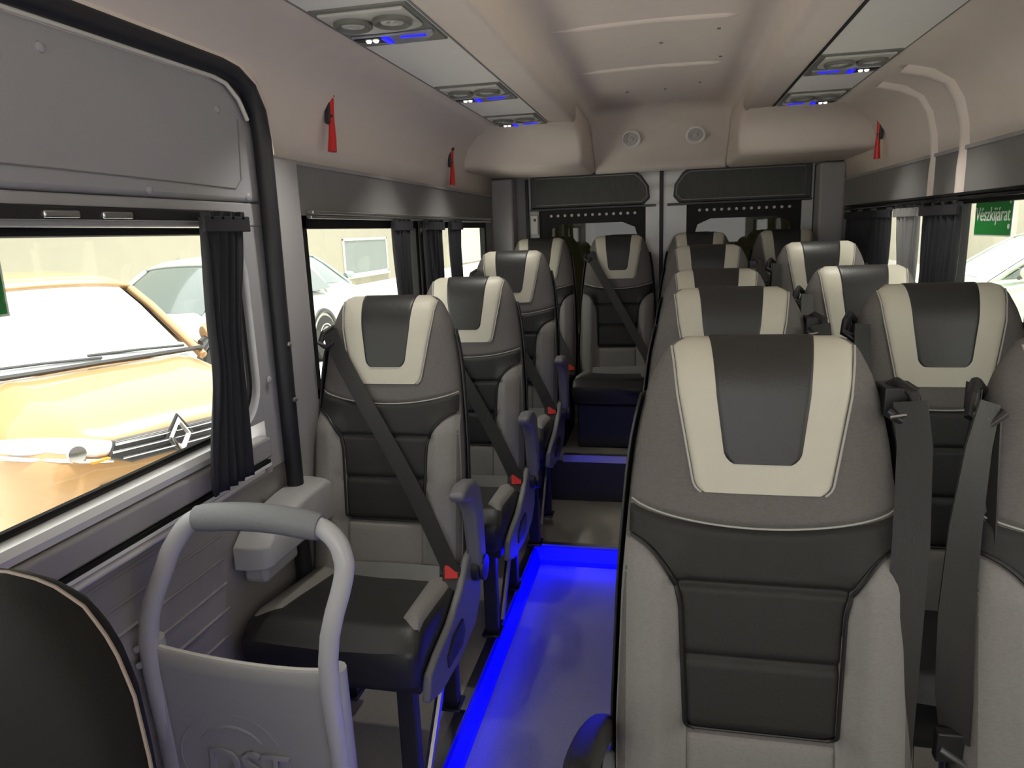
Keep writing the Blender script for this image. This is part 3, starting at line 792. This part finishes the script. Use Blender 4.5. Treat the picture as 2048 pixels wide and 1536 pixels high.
curtain(.917, (2.80, 3.06), (2.80, 2.98), (2.78, 3.0), .80, 1.383, 'curtain_grey', 'pale grey curtain on the right, between two black ones', 1)
curtain(.917, (2.43, 2.76), (2.44, 2.75), (2.42, 2.77), .80, 1.383, 'curtain_dark', 'black curtain on the right, next to the green sticker', 1, folds=6)
curtain(.917, (1.70, 1.98), (1.72, 1.97), (1.70, 1.98), .80, 1.383, 'curtain_dark', 'black curtain at the right photo edge', 1, folds=5)

# stickers
def text_obj(body, size, m_, parent, ext=.0006, align='CENTER'):
    cu = bpy.data.curves.new('lettering', 'FONT'); cu.body = body; cu.size = size; cu.extrude = ext; cu.align_x = align; cu.align_y = 'CENTER'
    t = bpy.data.objects.new('lettering_curve', cu); COL.objects.link(t); bpy.context.view_layer.update()
    me = bpy.data.meshes.new_from_object(t.evaluated_get(bpy.context.evaluated_depsgraph_get()))
    COL.objects.unlink(t); bpy.data.objects.remove(t); me.materials.clear(); me.materials.append(m_); me.name = 'lettering'
    o = bpy.data.objects.new('lettering', me); COL.objects.link(o); o.parent = parent; return o
def sticker(x, y0, y1, z0, z1, sg, lb, txt=True):
    s = thing('exit_sticker', lb, 'sticker', (x, (y0 + y1) / 2, (z0 + z1) / 2), 0, 'green window stickers')
    h, w = (z1 - z0) / 2, (y1 - y0) / 2
    k = MB(); k.box((-.0006, -w, -h), (.0006, w, h)); k.build('backing', M['sticker_white'], s, smooth=False)
    k = MB(); e = -sg * .0012; k.box((min(e, 0), -w + .004, -h + .004), (max(e, 0), w - .004, h - .004)); k.build('green_field', M['sticker_green'], s, smooth=False)
    if txt:
        t = text_obj('Vészkijárat', .062, M['sticker_white'], s); t.scale = (.0, 0, 0)
        t.scale = (2 * w * 1.12 / .33, .9, 1)
        t.rotation_euler = (PI / 2, 0, -PI / 2 if sg > 0 else PI / 2); t.location = (e * 1.6, 0, .002)
        for zz, r in ((.035, .006), (-.030, .007)):
            k = MB(); k.lathe([(0, 0), (r, 0), (r, .0004), (0, .0006)], (e * 1.3, -w + .016, zz), (-sg, 0, 0), 14); k.build('dot', M['sticker_white'], s)
sticker(.936, 2.16, 2.40, 1.29, 1.405, 1, 'green emergency exit sticker on the right side window')
sticker(-.944, .62, .905, 1.252, 1.362, -1, 'green sticker at the left photo edge on the door window', False)

# rear wall: two door leaves
def rear_leaf(nm, x0, x1, lb):
    s = structe(nm, lb); inner = x1 if x0 < -.3 else x0          # inner edge next to the split
    sg = -1 if x0 < -.3 else 1
    k = MB(); wz0, wz1 = .75, 1.462; a, b = x0 + .055, x1 - .075
    if sg > 0: a, b = x0 + .075 + .05, x1 - .055
    else: a, b = x0 + .055, x1 - .075 - .0
    k.box((x0, 4.15, .2), (x1, 4.19, wz0)); k.box((x0, 4.15, wz1), (x1, 4.19, 1.75)); k.box((x0, 4.15, wz0), (a, 4.19, wz1)); k.box((b, 4.15, wz0), (x1, 4.19, wz1))
    k.build('leaf', M['rear_metal'], s, smooth=False)
    # dark upholstered upper panel with cut inner corners
    if sg < 0: pl = [(x0 + .012, 1.475), (x1 - .085, 1.475), (x1 - .052, 1.51), (x1 - .058, 1.575), (x1 - .10, 1.635), (x1 - .13, 1.655), (x0 + .012, 1.655)]
    else: pl = [(x1 - .012, 1.475), (x0 + .085, 1.475), (x0 + .052, 1.51), (x0 + .058, 1.575), (x0 + .10, 1.635), (x0 + .13, 1.655), (x1 - .012, 1.655)]
    k = MB(); k.prism(pl, 1, 4.128, 4.152); k.build('upper_panel', M['rear_panel'], s, bevel=.008)
    k = MB(); cxp = sum(p[0] for p in pl) / 7; pts = [(cxp + (x - cxp) * .93, 4.127, 1.565 + (z - 1.565) * .82) for x, z in pl]; k.tube(pts, .0025, 6, closed=True); k.build('panel_seam', M['pillar_trim'], s)
    k = MB(); k.box((min(x0, x1) + (.012 if sg < 0 else .02), 4.105, 1.462), (max(x0, x1) - (.02 if sg < 0 else .012), 4.15, 1.474)); k.build('ledge', M['black_plastic'], s, bevel=.002)
    # frit band with dots, black frame with arched corners, tinted pane
    k = MB(); n = 14; z0f, z1f = 1.385, wz1
    arch = [(a, z1f), (a, wz0), (a + .04, wz0), (a + .04, z0f - .1), (a + .06, z0f - .03), (a + .13, z0f), (b - .13, z0f), (b - .06, z0f - .03), (b - .04, z0f - .1), (b - .04, wz0), (b, wz0), (b, z1f)]
    k.prism(arch, 1, 4.158, 4.164); k.build('window_frit', M['black_paint'], s, smooth=False)
    for i in range(13):
        x = lerp(a + .07, b - .06, i / 12); k = MB(); k.lathe([(0, -.001), (.008, -.001), (.008, .003), (0, .003)], (x, 4.157, 1.432), (0, 1, 0), 12); k.build('frit_gap', M['white_plastic'], s)
    k = MB(); k.box((a - .005, 4.168, wz0 - .005), (b + .005, 4.172, wz1 + .005)); k.build('pane', M['glass_rear'], s, smooth=False)
rear_leaf('door_2', -.735, .0, 'left rear door leaf with dark upper panel')
rear_leaf('door_3', .022, .80, 'right rear door leaf with dark upper panel')
k = MB(); k.box((.0, 4.14, .2), (.022, 4.18, 1.75)); struct(k.build('trim_23', M['rubber'], smooth=False), 'black rubber seal between the rear doors')
k = MB(); k.box((-.95, 4.15, .2), (-.735, 4.2, 1.95)); k.box((.80, 4.15, .2), (.95, 4.2, 1.95)); k.box((-.735, 4.19, 1.74), (.8, 4.2, 1.95))
struct(k.build('wall_rear', M['pillar_trim'], smooth=False), 'rear corners of the van body')
k = MB(); k.box((-.752, 4.12, .2), (-.737, 4.15, 1.64)); k.box((.802, 4.12, .2), (.817, 4.15, 1.64)); struct(k.build('trim_24', M['rubber'], smooth=False), 'black seals at the outer sides of the rear doors')
s = thing('door_hinge_plate', 'pale hinge plate on the left rear door edge', 'hinge', (-.705, 4.135, 1.385))
boxo('plate', (-.022, -.012, -.055), (.022, .012, .055), M['white_plastic'], s, .004)
k = MB(); k.lathe([(0, 0), (.008, 0), (.007, -.004), (0, -.005)], (.004, -.012, .028), (0, 1, 0), 12); k.build('screw', M['black_plastic'], s)

# sliding door
def sliding_door():
    d = structe('door_1', 'grey sliding door with large window, left')
    X0, X1 = -.95, -.90
    k = MB(); k.box((X0, -.3, 1.44), (X1, 1.60, 1.70)); k.build('upper_panel', M['door_trim'], d, bevel=.01)
    k = MB(); k.box((X0, -.3, 1.385), (X1 - .004, 1.60, 1.438)); k.build('lower_header', M['door_trim'], d, bevel=.004)
    k = MB(); k.box((X0, -.3, .925), (X1 - .02, .05, 1.385)); k.box((X0, 1.50, .80), (X1 - .006, 1.60, 1.385))
    # rounded corners inside the window opening
    for zc, s_ in ((.925, 1), (1.385, -1)):
        r = .10; cyy, czz = 1.50 - r, zc + s_ * r
        pl = [(1.502, zc)] + [(cyy + r * math.sin(a), czz - s_ * r * math.cos(a)) for a in [PI / 2 * i / 8 for i in range(9)]]
        k.prism(pl, 0, X0, X1 - .0065)
    k.build('window_surround', M['door_trim'], d, sharp=30, bevel=.008, merge=False)
    k = MB(); k.tube([(-.93, .02, .93), (-.93, 1.39, .93)] + [(-.93, 1.395 + .095 * math.sin(a), 1.03 - .095 * math.cos(a)) for a in [PI / 2 * i / 8 for i in range(9)]] + [(-.93, 1.395 + .095 * math.cos(a), 1.28 + .095 * math.sin(a)) for a in [PI / 2 * i / 8 for i in range(9)]] + [(-.93, .02, 1.38)], .008, 8); k.build('window_seal', M['black_paint'], d)
    k = MB(); k.box((-.942, .0, .915), (-.938, 1.53, 1.40)); k.build('pane', M['glass'], d, smooth=False)
    k = MB(); k.box((X0, -.3, .0), (X1 - .02, 1.60, .80)); 
    k.build('lower_panel', M['lower_trim'], d, bevel=.01)
    for z in (.77, .715, .66, .60, .54, .48, .42, .36, .30):
        k = MB(); k.tube([(-.921, -.2, z), (-.921, 1.0, z), (-.921, 1.30, z)], .0045, 6); k.build('panel_rib', M['lower_trim'], d)
    # stacked sill: bright rail, grey shelf, black slot
    k = MB(); k.prism([(-.935, .925), (-.905, .918), (-.899, .905), (-.905, .890), (-.935, .885)], 1, -.3, 1.33); k.build('sill_rail', M['sill_glint'], d, sharp=30)
    k = MB(); k.box((-.935, -.3, .835), (-.893, 1.50, .886)); k.build('sill_shelf', M['pillar_trim'], d, bevel=.006)
    k = MB(); k.box((-.933, -.3, .826), (-.888, 1.48, .8345)); k.build('sill_slot', M['black_paint'], d, smooth=False)
    k = MB(); k.box((-.933, -.3, .820), (-.886, 1.48, .8265)); k.build('sill_bead', M['sill_glint'], d, smooth=False)
    k = MB(); k.box((-.93, -.3, .795), (-.896, 1.50, .8195)); k.build('sill_lip', M['pillar_trim'], d, bevel=.004)
    k = MB(); k.tube([(-.897, -.3, .806), (-.897, 1.2, .806), (-.90, 1.46, .812)], .007, 8); k.build('sill_edge', M['liner_strip'], d)
    k = MB(); k.tube([(-.8985, -.2, 1.478), (-.8985, 1.0, 1.474), (-.8985, 1.48, 1.468), (-.8985, 1.505, 1.49), (-.8985, 1.515, 1.62)], .0016, 6); k.build('panel_groove', M['side_trim'], d)
    for y, z in ((1.0, 1.655), (1.445, 1.63), (1.20, 1.452), (1.525, 1.452), (1.53, 1.02)):
        k = MB(); k.lathe([(0, 0), (.009, 0), (.008, .003), (.004, .005), (0, .0055)], (-.9, y, z), (1, 0, 0), 14); k.build('screw_cap', M['door_trim'], d)
    k = MB(); k.box((-.91, .6, 1.395), (-.893, 1.44, 1.418)); k.build('curtain_track', M['black_plastic'], d, bevel=.003)
    for y in (.98, 1.10): 
        k = MB(); k.box((-.896, y - .035, 1.398), (-.888, y + .035, 1.410)); k.build('track_stop', M['steel'], d, bevel=.003)
    # pale bead and black weather seal round the opening
    loop = [(-.885, -.3, 1.716), (-.885, 1.44, 1.716), (-.882, 1.49, 1.709), (-.878, 1.535, 1.685), (-.876, 1.562, 1.64), (-.876, 1.572, 1.58), (-.878, 1.575, 1.4), (-.885, 1.578, 1.0), (-.888, 1.578, .6), (-.888, 1.578, .05)]
    k = MB(); rows = []
    k.tube(loop, .021, 10); k.build('weather_seal', M['rubber'], d, sharp=80)
    k = MB(); k.tube([(-.892, -.3, 1.694), (-.892, 1.42, 1.694), (-.89, 1.47, 1.687), (-.888, 1.51, 1.66), (-.888, 1.538, 1.62)], .005, 8); k.build('seal_bead', M['white_plastic'], d, sharp=80)
    for z in (.96, 1.1):
        k = MB(); k.lathe([(0, 0), (.007, 0), (.006, .004), (0, .005)], (-.863, 1.575, z), (1, -.5, 0), 12); k.build('seal_clip', M['steel'], d)
sliding_door()
# liner frame above the sliding door
k = MB(); rows = []
loop = [(-.3, 1.735), (1.45, 1.735), (1.52, 1.725), (1.57, 1.695), (1.595, 1.65), (1.603, 1.58), (1.605, 1.55)]
k.tube([(-.888, y, z) for y, z in loop], .018, 10); struct(k.build('trim_25', M['liner'], sharp=80), 'rounded liner edge round the sliding door opening')
curtain(-.872, (1.285, 1.435), (1.27, 1.375), (1.215, 1.375), .84, 1.402, 'curtain_dark', 'gathered dark curtain on the sliding door window', -1, zm=1.13, folds=5, amp=.010)
# pillar armrest beside the first single seat
def pillar_arm():
    s = thing('pillar_armrest', 'grey moulded armrest on the pillar behind the handrail', 'armrest', (-.90, 1.62, .62))
    k = MB()
    prof = [(-.30, .0), (-.30, .055), (-.24, .10), (-.1, .115), (.02, .115), (.05, .10), (.05, .0)]
    rows = []
    for x, sc in ((-.01, 1), (.03, 1), (.06, .97), (.075, .9), (.08, .8)):
        rows.append([(x, -.12 + (y + .12) * sc, .05 + (z - .05) * sc) for y, z in prof])
    k.grid(rows, True); k.cap(rows[0]); k.cap(rows[-1][::-1])
    k.build('pad', M['panel_grey'], s, sharp=50, bevel=.006)
    k = MB(); k.box((-.01, -.27, -.045), (.05, -.12, .01)); k.build('latch_housing', M['panel_grey'], s, bevel=.012)
pillar_arm()

# handrail with kick panel at the entrance
def handrail():
    s = thing('entrance_handrail', 'pale tube handrail with grey grip and panel, beside the sliding door', 'handrail', (-.705, 1.02, FZ))
    L = [(-.19, .03, .0), (-.188, .02, .30), (-.188, .0, .60), (-.145, .02, .745), (-.12, .03, .795), (-.092, .035, .827), (-.06, .035, .840), (-.02, .035, .842)]
    R = [(.14, .035, .834), (.168, .035, .830), (.193, .032, .812), (.206, .028, .785), (.208, .02, .745), (.180, -.01, .60), (.178, .012, .30), (.178, .03, .0)]
    def sm(P, n=4):
        out = []
        P = [Vector(p) for p in P]
        for i in range(len(P) - 1):
            p0 = P[max(i - 1, 0)]; p1 = P[i]; p2 = P[i + 1]; p3 = P[min(i + 2, len(P) - 1)]
            for q in range(n):
                t = q / n
                out.append(.5 * ((2 * p1) + (p2 - p0) * t + (2 * p0 - 5 * p1 + 4 * p2 - p3) * t * t + (3 * p1 - 3 * p2 + p3 - p0) * t ** 3))
        out.append(P[-1]); return out
    k = MB(); k.tube(sm(L + [(.06, .035, .839)] + R), .0175, 14); k.build('tube_frame', M['tube_grey'], s, sharp=80)
    k = MB(); A, B = Vector((-.075, .035, .836)), Vector((.165, .035, .831)); 
    pts = [A.lerp(B, t) + Vector((0, 0, .010 * math.sin(PI * t))) for t in [i / 10 for i in range(11)]]
    k.tube(pts, [.023] + [.0255] * 9 + [.023], 16); k.build('grip', M['grip'], s, sharp=60)['label'] = 'dark grey foam grip'
    # panel: shallow dish between the tubes with a drooping top edge
    k = MB(); rows = []
    nz, nx = 16, 16
    for j in range(nz + 1):
        r = []
        for i in range(nx + 1):
            u = i / nx; x = lerp(-.188, .178, u)
            top = lerp(.592, .575, u) - .028 * math.sin(PI * u) ** .8
            z = lerp(.02, top, j / nz)
            r.append((x, lerp(.03, .008, z / .6) - .004 + .016 * math.sin(PI * u), z))
        rows.append(r)
    k.grid(rows); p = k.build('kick_panel', M['panel_grey'], s, sharp=70); p['label'] = 'grey kick panel with embossed emblem'
    sm_ = p.modifiers.new('solid', 'SOLIDIFY'); sm_.thickness = .008
    k = MB(); k.tube([(rows[-1][i][0], rows[-1][i][1] - .001, rows[-1][i][2]) for i in range(nx + 1)], .006, 8); k.build('panel_edge', M['white_plastic'], p)
    # side flanges wrapping the tubes and bolt heads
    for x, z in ((-.189, .60), (.179, .575)):
        k = MB(); k.tube([(x, .012, z), (x, .018, z - .25), (x, .03, .02)], .021, 12); k.build('tube_sleeve', M['panel_grey'], p)
        for dz in (-.012, -.045):
            k = MB(); k.lathe([(0, 0), (.007, 0), (.006, -.005), (0, -.006)], (x - (.016 if x < 0 else -.002), -.010, z + dz), (0, 1, 0), 12); k.build('bolt', M['tube_grey'], p)
    # embossed crescents and letters
    k = MB()
    def dish(x): return lerp(.03, .008, .8) - .004 + .016 * math.sin(PI * (x + .188) / .366) - .005
    for R_, w, a0, a1, th in ((.105, .86, 20, 215, .0025), (.072, .86, 30, 150, .004)):
        pts = []
        for i in range(29):
            a = math.radians(lerp(a0, a1, i / 28)); x = -.055 + R_ * math.cos(a); z = .355 + R_ * math.sin(a) * w + .004
            pts.append((x, dish(x), z))
        k.tube(pts, [max(.0008, th * math.sin(PI * i / 28) ** .5) for i in range(29)], 8)
    k.build('embossed_arcs', M['panel_grey'], p, merge=False)
    t = text_obj('DST', .085, M['panel_grey'], p, ext=.003); t.location = (-.02, .0125, .34); t.rotation_euler = (PI / 2 - .04, 0, 0); t.scale = (1.15, 1, 1)
handrail()

# ------------------------------------------------------------------ outside
GZ = -.40
k = MB(); k.box((-60, -30, GZ - .2), (60, 90, GZ)); struct(k.build('ground', M['paving'], smooth=False), 'pale paved yard outside')
def facade(nm, lb, loc, rz, W, H, wins, m_, shutters=()):
    """wall in local XZ facing -Y local; wins: (x0,x1,z0,z1)"""
    s = thing(nm, lb, 'building', loc, rz)
    k = MB(); k.box((0, 0, 0), (W, .4, H)); k.build('wall', M[m_], s, smooth=False)
    for x0, x1, z0, z1 in wins:
        k = MB(); t = .09
        for a in ((x0, x0 + t, z0, z1), (x1 - t, x1, z0, z1), (x0, x1, z0, z0 + t), (x0, x1, z1 - t, z1)): k.box((a[0], -.05, a[2]), (a[1], .0, a[3]))
        k.box((x0 - .06, -.1, z0 - .08), (x1 + .06, 0, z0))
        f = k.build('window', M['win_frame'], s, bevel=.01, merge=False)
        k = MB(); k.box((x0 + t, -.02, z0 + t), (x1 - t, -.005, z1 - t)); k.build('pane', M['win_glass'], f, smooth=False)
    for x0, x1, z0, z1 in shutters:
        k = MB(); n = int((z1 - z0) / .16)
        for i in range(n):
            a = z0 + i * .16; k.prism([(0, a), (-.02, a + .01), (-.06, a + .14), (0, a + .155)], 0, x0, x1)
        k.build('roller_shutter', M['shutter'], s, smooth=False)
    return s
# left building: local x runs along world +Y, facing the van
facade('building', 'pale rendered building beyond the left windows', (-11.5, 0, GZ), PI / 2, 62, 9,
       [(15.3, 16.5, .75, 1.4), (24.4, 28.6, .35, 1.75)], 'render_wall', [(38, 52, .1, 6)])
facade('building', 'pale rendered building beyond the right windows', (9.5, 60, GZ), -PI / 2, 60, 9, [(30, 33, 1.2, 2.8)], 'render_pale')
facade('building', 'dull wall behind the rear doors of the van', (-2.4, 14, GZ), 0, 5.5, 4, [(1, 2.4, 1.3, 2.4)], 'render_wall')

def make_car(lb, loc, rz, paint, front_detail=True, screen='car_glass'):
    s = thing('parked_car', lb, 'car', loc, rz)
    k = MB(); rows = []
    #        y,   w,   ztop, zbot
    ST = [(.0, .50, .66, .36), (.03, .64, .72, .28), (.10, .75, .78, .24), (.24, .83, .845, .22), (.45, .875, .90, .2), (.75, .89, .955, .2), (1.0, .895, 1.0, .2), (1.3, .90, 1.03, .2), (2.2, .90, 1.05, .2), (3.3, .90, 1.06, .2), (3.85, .88, 1.04, .22), (4.05, .82, .98, .26), (4.12, .7, .9, .34)]
    for y, w, zt, zb in ST:
        r = []
        for i in range(33):
            a = -PI / 2 + PI * i / 32                 # left-bottom over the top to right-bottom
            x = w * math.copysign(abs(math.sin(a)) ** .42, math.sin(a)); h = abs(math.cos(a)) ** .36
            crease = .02 * math.exp(-((abs(x) / w - .62) / .12) ** 2) * (1 if y < 1.2 else 0)
            r.append((x, y, zb + (zt - zb) * h - .035 * (x / w) ** 2 * h + crease))
        rows.append(r)
    k.grid(rows); k.cap(rows[0]); k.cap(rows[-1])
    k.build('body', M[paint], s, sharp=50)
    # cabin: roof skin on pillars with separate panes
    G = [(.92, .74, .99), (1.18, .70, 1.17), (1.45, .665, 1.35), (1.68, .635, 1.475), (1.95, .625, 1.535), (2.4, .62, 1.56), (3.0, .61, 1.54), (3.45, .60, 1.48), (3.75, .62, 1.30), (3.98, .68, 1.03)]
    k = MB(); rows = []
    for y, w, z in G:
        r = []
        for i in range(17):
            u = -1 + i / 8; r.append((w * u, y, z - .03 * u * u - .02 * abs(u) ** 6))
        rows.append(r)
    ro = MB(); ro.grid(rows[3:8]); o = ro.build('roof', M[paint], s, sharp=60); q = o.modifiers.new('solid', 'SOLIDIFY'); q.thickness = .03; q.offset = 1
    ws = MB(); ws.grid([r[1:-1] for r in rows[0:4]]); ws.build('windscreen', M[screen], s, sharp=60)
    rw = MB(); rw.grid([r[1:-1] for r in rows[7:10]]); rw.build('rear_screen', M['car_glass'], s, sharp=60)
    pl = MB()
    for e in (0, -1):
        pl.tube([rows[i][e] for i in range(0, 4)], .032, 8); pl.tube([rows[i][e] for i in range(3, 8)], .028, 8); pl.tube([rows[i][e] for i in range(7, 10)], .045, 8)
        x = .61 * (-1 if e == 0 else 1); pl.tube([(x, 2.45, 1.52), (x * 1.32, 2.35, 1.03)], .035, 8)
    pl.build('pillars', M[paint], s, sharp=60, merge=False)
    for e in (-1, 1):
        sw = MB(); sw.grid([[(e * .80, 1.05, 1.0), (e * .80, 3.85, 1.03)], [(e * .63, 1.72, 1.44), (e * .60, 3.42, 1.45)]]); sw.build('side_window', M['car_glass'], s, smooth=False)
        m = MB(); m.lathe([(0, -.10), (.05, -.09), (.075, -.04), (.08, .02), (.07, .08), (0, .10)], (e * 1.0, 1.20, 1.07), (1, 0, 0), 16)
        mo = m.build('wing_mirror', M[paint], s); m = MB(); m.tube([(e * .86, 1.16, 1.0), (e * .96, 1.19, 1.05)], .025, 8); m.build('mirror_arm', M['car_black'], mo)
        for wy in (.80, 3.35):
            w_ = MB(); w_.lathe([(.0, -.1), (.2, -.1), (.32, -.09), (.335, -.05), (.335, .05), (.32, .09), (.2, .1), (.0, .1)], (e * .82, wy, .335), (1, 0, 0), 28)
            wo = w_.build('wheel', M['tyre'], s)
            w_ = MB(); w_.lathe([(.0, .03), (.06, .03), (.19, .0), (.21, .012), (.215, 0)], (e * .915, wy, .335), (e, 0, 0), 20); w_.build('rim', M['alu'], wo)
            w_ = MB(); w_.tube([(e * .885, wy + .40 * math.cos(a), .335 + .40 * math.sin(a)) for a in [PI * i / 14 for i in range(15)]], .035, 8); w_.build('wheel_arch', M['car_black'], wo)
    if front_detail:
        for e in (-1, 1):
            h = MB(); rows = []
            for i in range(13):
                t = i / 12; x = lerp(.36, .83, t); yy = lerp(.018, .30, t ** 1.7); zc = lerp(.66, .745, t); hh = .062 * math.sin(PI * lerp(.16, .9, t)) ** .6
                rows.append([(e * x, yy - .035 * math.cos(b) - .005, zc + hh * math.sin(b)) for b in [-PI / 2 + PI * q / 10 for q in range(11)]])
            h.grid(rows); hl = h.build('headlamp', M['lamp_clear'], s, sharp=70)
            h = MB(); h.tube([(e * lerp(.38, .82, i / 8), lerp(.0, .27, (i / 8) ** 1.7) - .03, lerp(.60, .69, i / 8)) for i in range(9)], .012, 6); h.build('lamp_chrome', M['chrome'], hl)
            h = MB(); h.lathe([(0, -.02), (.045, -.015), (.05, 0), (0, .01)], (e * .55, -.015, .68), (0, 1, 0), 16); h.build('projector', M['chrome'], hl)
            h = MB(); h.box((e * .44 - .05, -.035, .605), (e * .44 + .05, .0, .622)); h.build('indicator', M['amber'], hl, bevel=.005)
            f = MB(); f.lathe([(0, -.03), (.05, -.025), (.055, 0), (0, .0)], (e * .60, .02, .37), (0, 1, 0), 16); f.build('fog_lamp', M['lamp_clear'], s)
        g = MB(); g.prism([(-.40, .615), (-.36, .70), (.36, .70), (.40, .615), (.28, .56), (-.28, .56)], 1, -.035, .03); gr = g.build('grille', M['car_black'], s, bevel=.01)
        for z, w in ((.685, .36), (.645, .38), (.60, .33)):
            g = MB(); g.tube([(-w, -.035, z), (0, -.045, z), (w, -.035, z)], .008, 6); g.build('grille_bar', M['chrome'], gr)
        g = MB(); g.prism([(-.52, .27), (-.46, .47), (.46, .47), (.52, .27)], 1, -.02, .05); g.build('lower_intake', M['car_black'], s, bevel=.01)
        # diamond emblem: open rhombus of bevelled bars on a dark surround
        g = MB(); g.prism([(-.088, .655), (0, .79), (.088, .655), (0, .52)], 1, -.05, -.03); em = g.build('emblem', M['car_black'], s, bevel=.01)
        g = MB(); out = [(0, .765), (.068, .655), (0, .545), (-.068, .655)]; inn = [(0, .715), (.034, .655), (0, .595), (-.034, .655)]
        rows = [[(x, -.052, z) for x, z in out], [(x * .8, -.075, .655 + (z - .655) * .88) for x, z in out], [(x, -.052, z) for x, z in inn]]
        g.grid(rows, True); g.build('diamond', M['chrome'], em, smooth=False)
        for x0, x1 in ((-.62, .05), (-.02, .62)):
            w_ = MB(); w_.tube([(x0, 1.0, 1.05), ((x0 + x1) / 2, .975, 1.045), (x1, .955, 1.03)], .010, 6); w_.build('wiper', M['car_black'], s)
        b = MB(); b.tube([(-.74, .93, 1.0), (-.4, .885, 1.005), (0, .87, 1.01), (.4, .885, 1.005), (.74, .93, 1.0)], .018, 6); b.build('cowl', M['car_black'], s)
    return s
def heading(lx, ly): return math.atan2(ly, lx) + PI / 2     # car nose points along local -Y
th = math.radians(25)
make_car('orange car parked outside the sliding door window, nose towards the van', (-2.80, 3.55, GZ), heading(math.cos(th), -math.sin(th)), 'orange_paint', True, 'screen_pale')
make_car('pale silver car behind the orange car', (-5.75, 6.2, GZ), heading(.0, -1.), 'silver_paint', False)
make_car('pale blue car seen past the near single headrest', (-5.0, 11.3, GZ), heading(.95, -.3), 'blue_paint', False)
make_car('pale green car seen through the right side window', (2.95, 10.4, GZ), heading(-1, 0), 'green_paint', False, 'screen_pale')

# ------------------------------------------------------------------ light
w = bpy.data.worlds.new('sky'); SC.world = w; w.use_nodes = True
nt = w.node_tree; bg = nt.nodes['Background']
bg.inputs['Color'].default_value = (1.0, .985, .95, 1); bg.inputs['Strength'].default_value = 2.2
def area(name, loc, rot, sx, sy, e, col):
    l = bpy.data.lights.new(name, 'AREA'); l.shape = 'RECTANGLE'; l.size = sx; l.size_y = sy; l.energy = e; l.color = col
    o = bpy.data.objects.new(name, l); COL.objects.link(o); o.location = loc; o.rotation_euler = rot; return o
# LED strips throw their light across the recess
area('led_light_left', (EX + .040, 1.9, FZ - .025), (0, -PI / 2 + .6, 0), .02, 1.7, .9, (.0, .0, 1))
area('led_light_rear', ((EX + EXR) / 2, YR - .040, FZ - .025), (-PI / 2 + .5, 0, 0), .5, .02, 1.2, (0, 0, 1))
area('led_light_right', (EXR - .010, 1.35, FZ - .03), (0, PI / 2 + .2, 0), .02, 2.2, 1.7, (.0, .0, 1))

sl = bpy.data.lights.new('sun', 'SUN'); sl.energy = 7.; sl.angle = math.radians(6); sl.color = (1, .95, .86)
so = bpy.data.objects.new('sun', sl); COL.objects.link(so); so.rotation_euler = Vector((-.34, -.2, -1)).to_track_quat('-Z', 'Y').to_euler()
for sg, ys in ((-1, (1.575, 2.385, 3.0)), (1, (2.385, 2.97))):     # the reading lamps of the vent panels
    for y in ys:
        l = bpy.data.lights.new('reading_light', 'SPOT'); l.energy = 8.5; l.color = (1, .96, .87); l.spot_size = math.radians(88); l.spot_blend = 1.; l.shadow_soft_size = .03
        o = bpy.data.objects.new('reading_light', l); COL.objects.link(o); o.location = (sg * .616, y + .068, 1.775); o.rotation_euler = (math.radians(-6), math.radians(-sg * 14), 0)
SC.view_settings.view_transform = 'Standard'; SC.view_settings.look = 'None'; SC.view_settings.gamma = 1
SC.view_settings.use_curve_mapping = False; SC.view_settings.exposure = .5
SC.cycles.max_bounces = 10; SC.cycles.diffuse_bounces = 8; SC.cycles.transparent_max_bounces = 12
SC.cycles.sample_clamp_indirect = 8
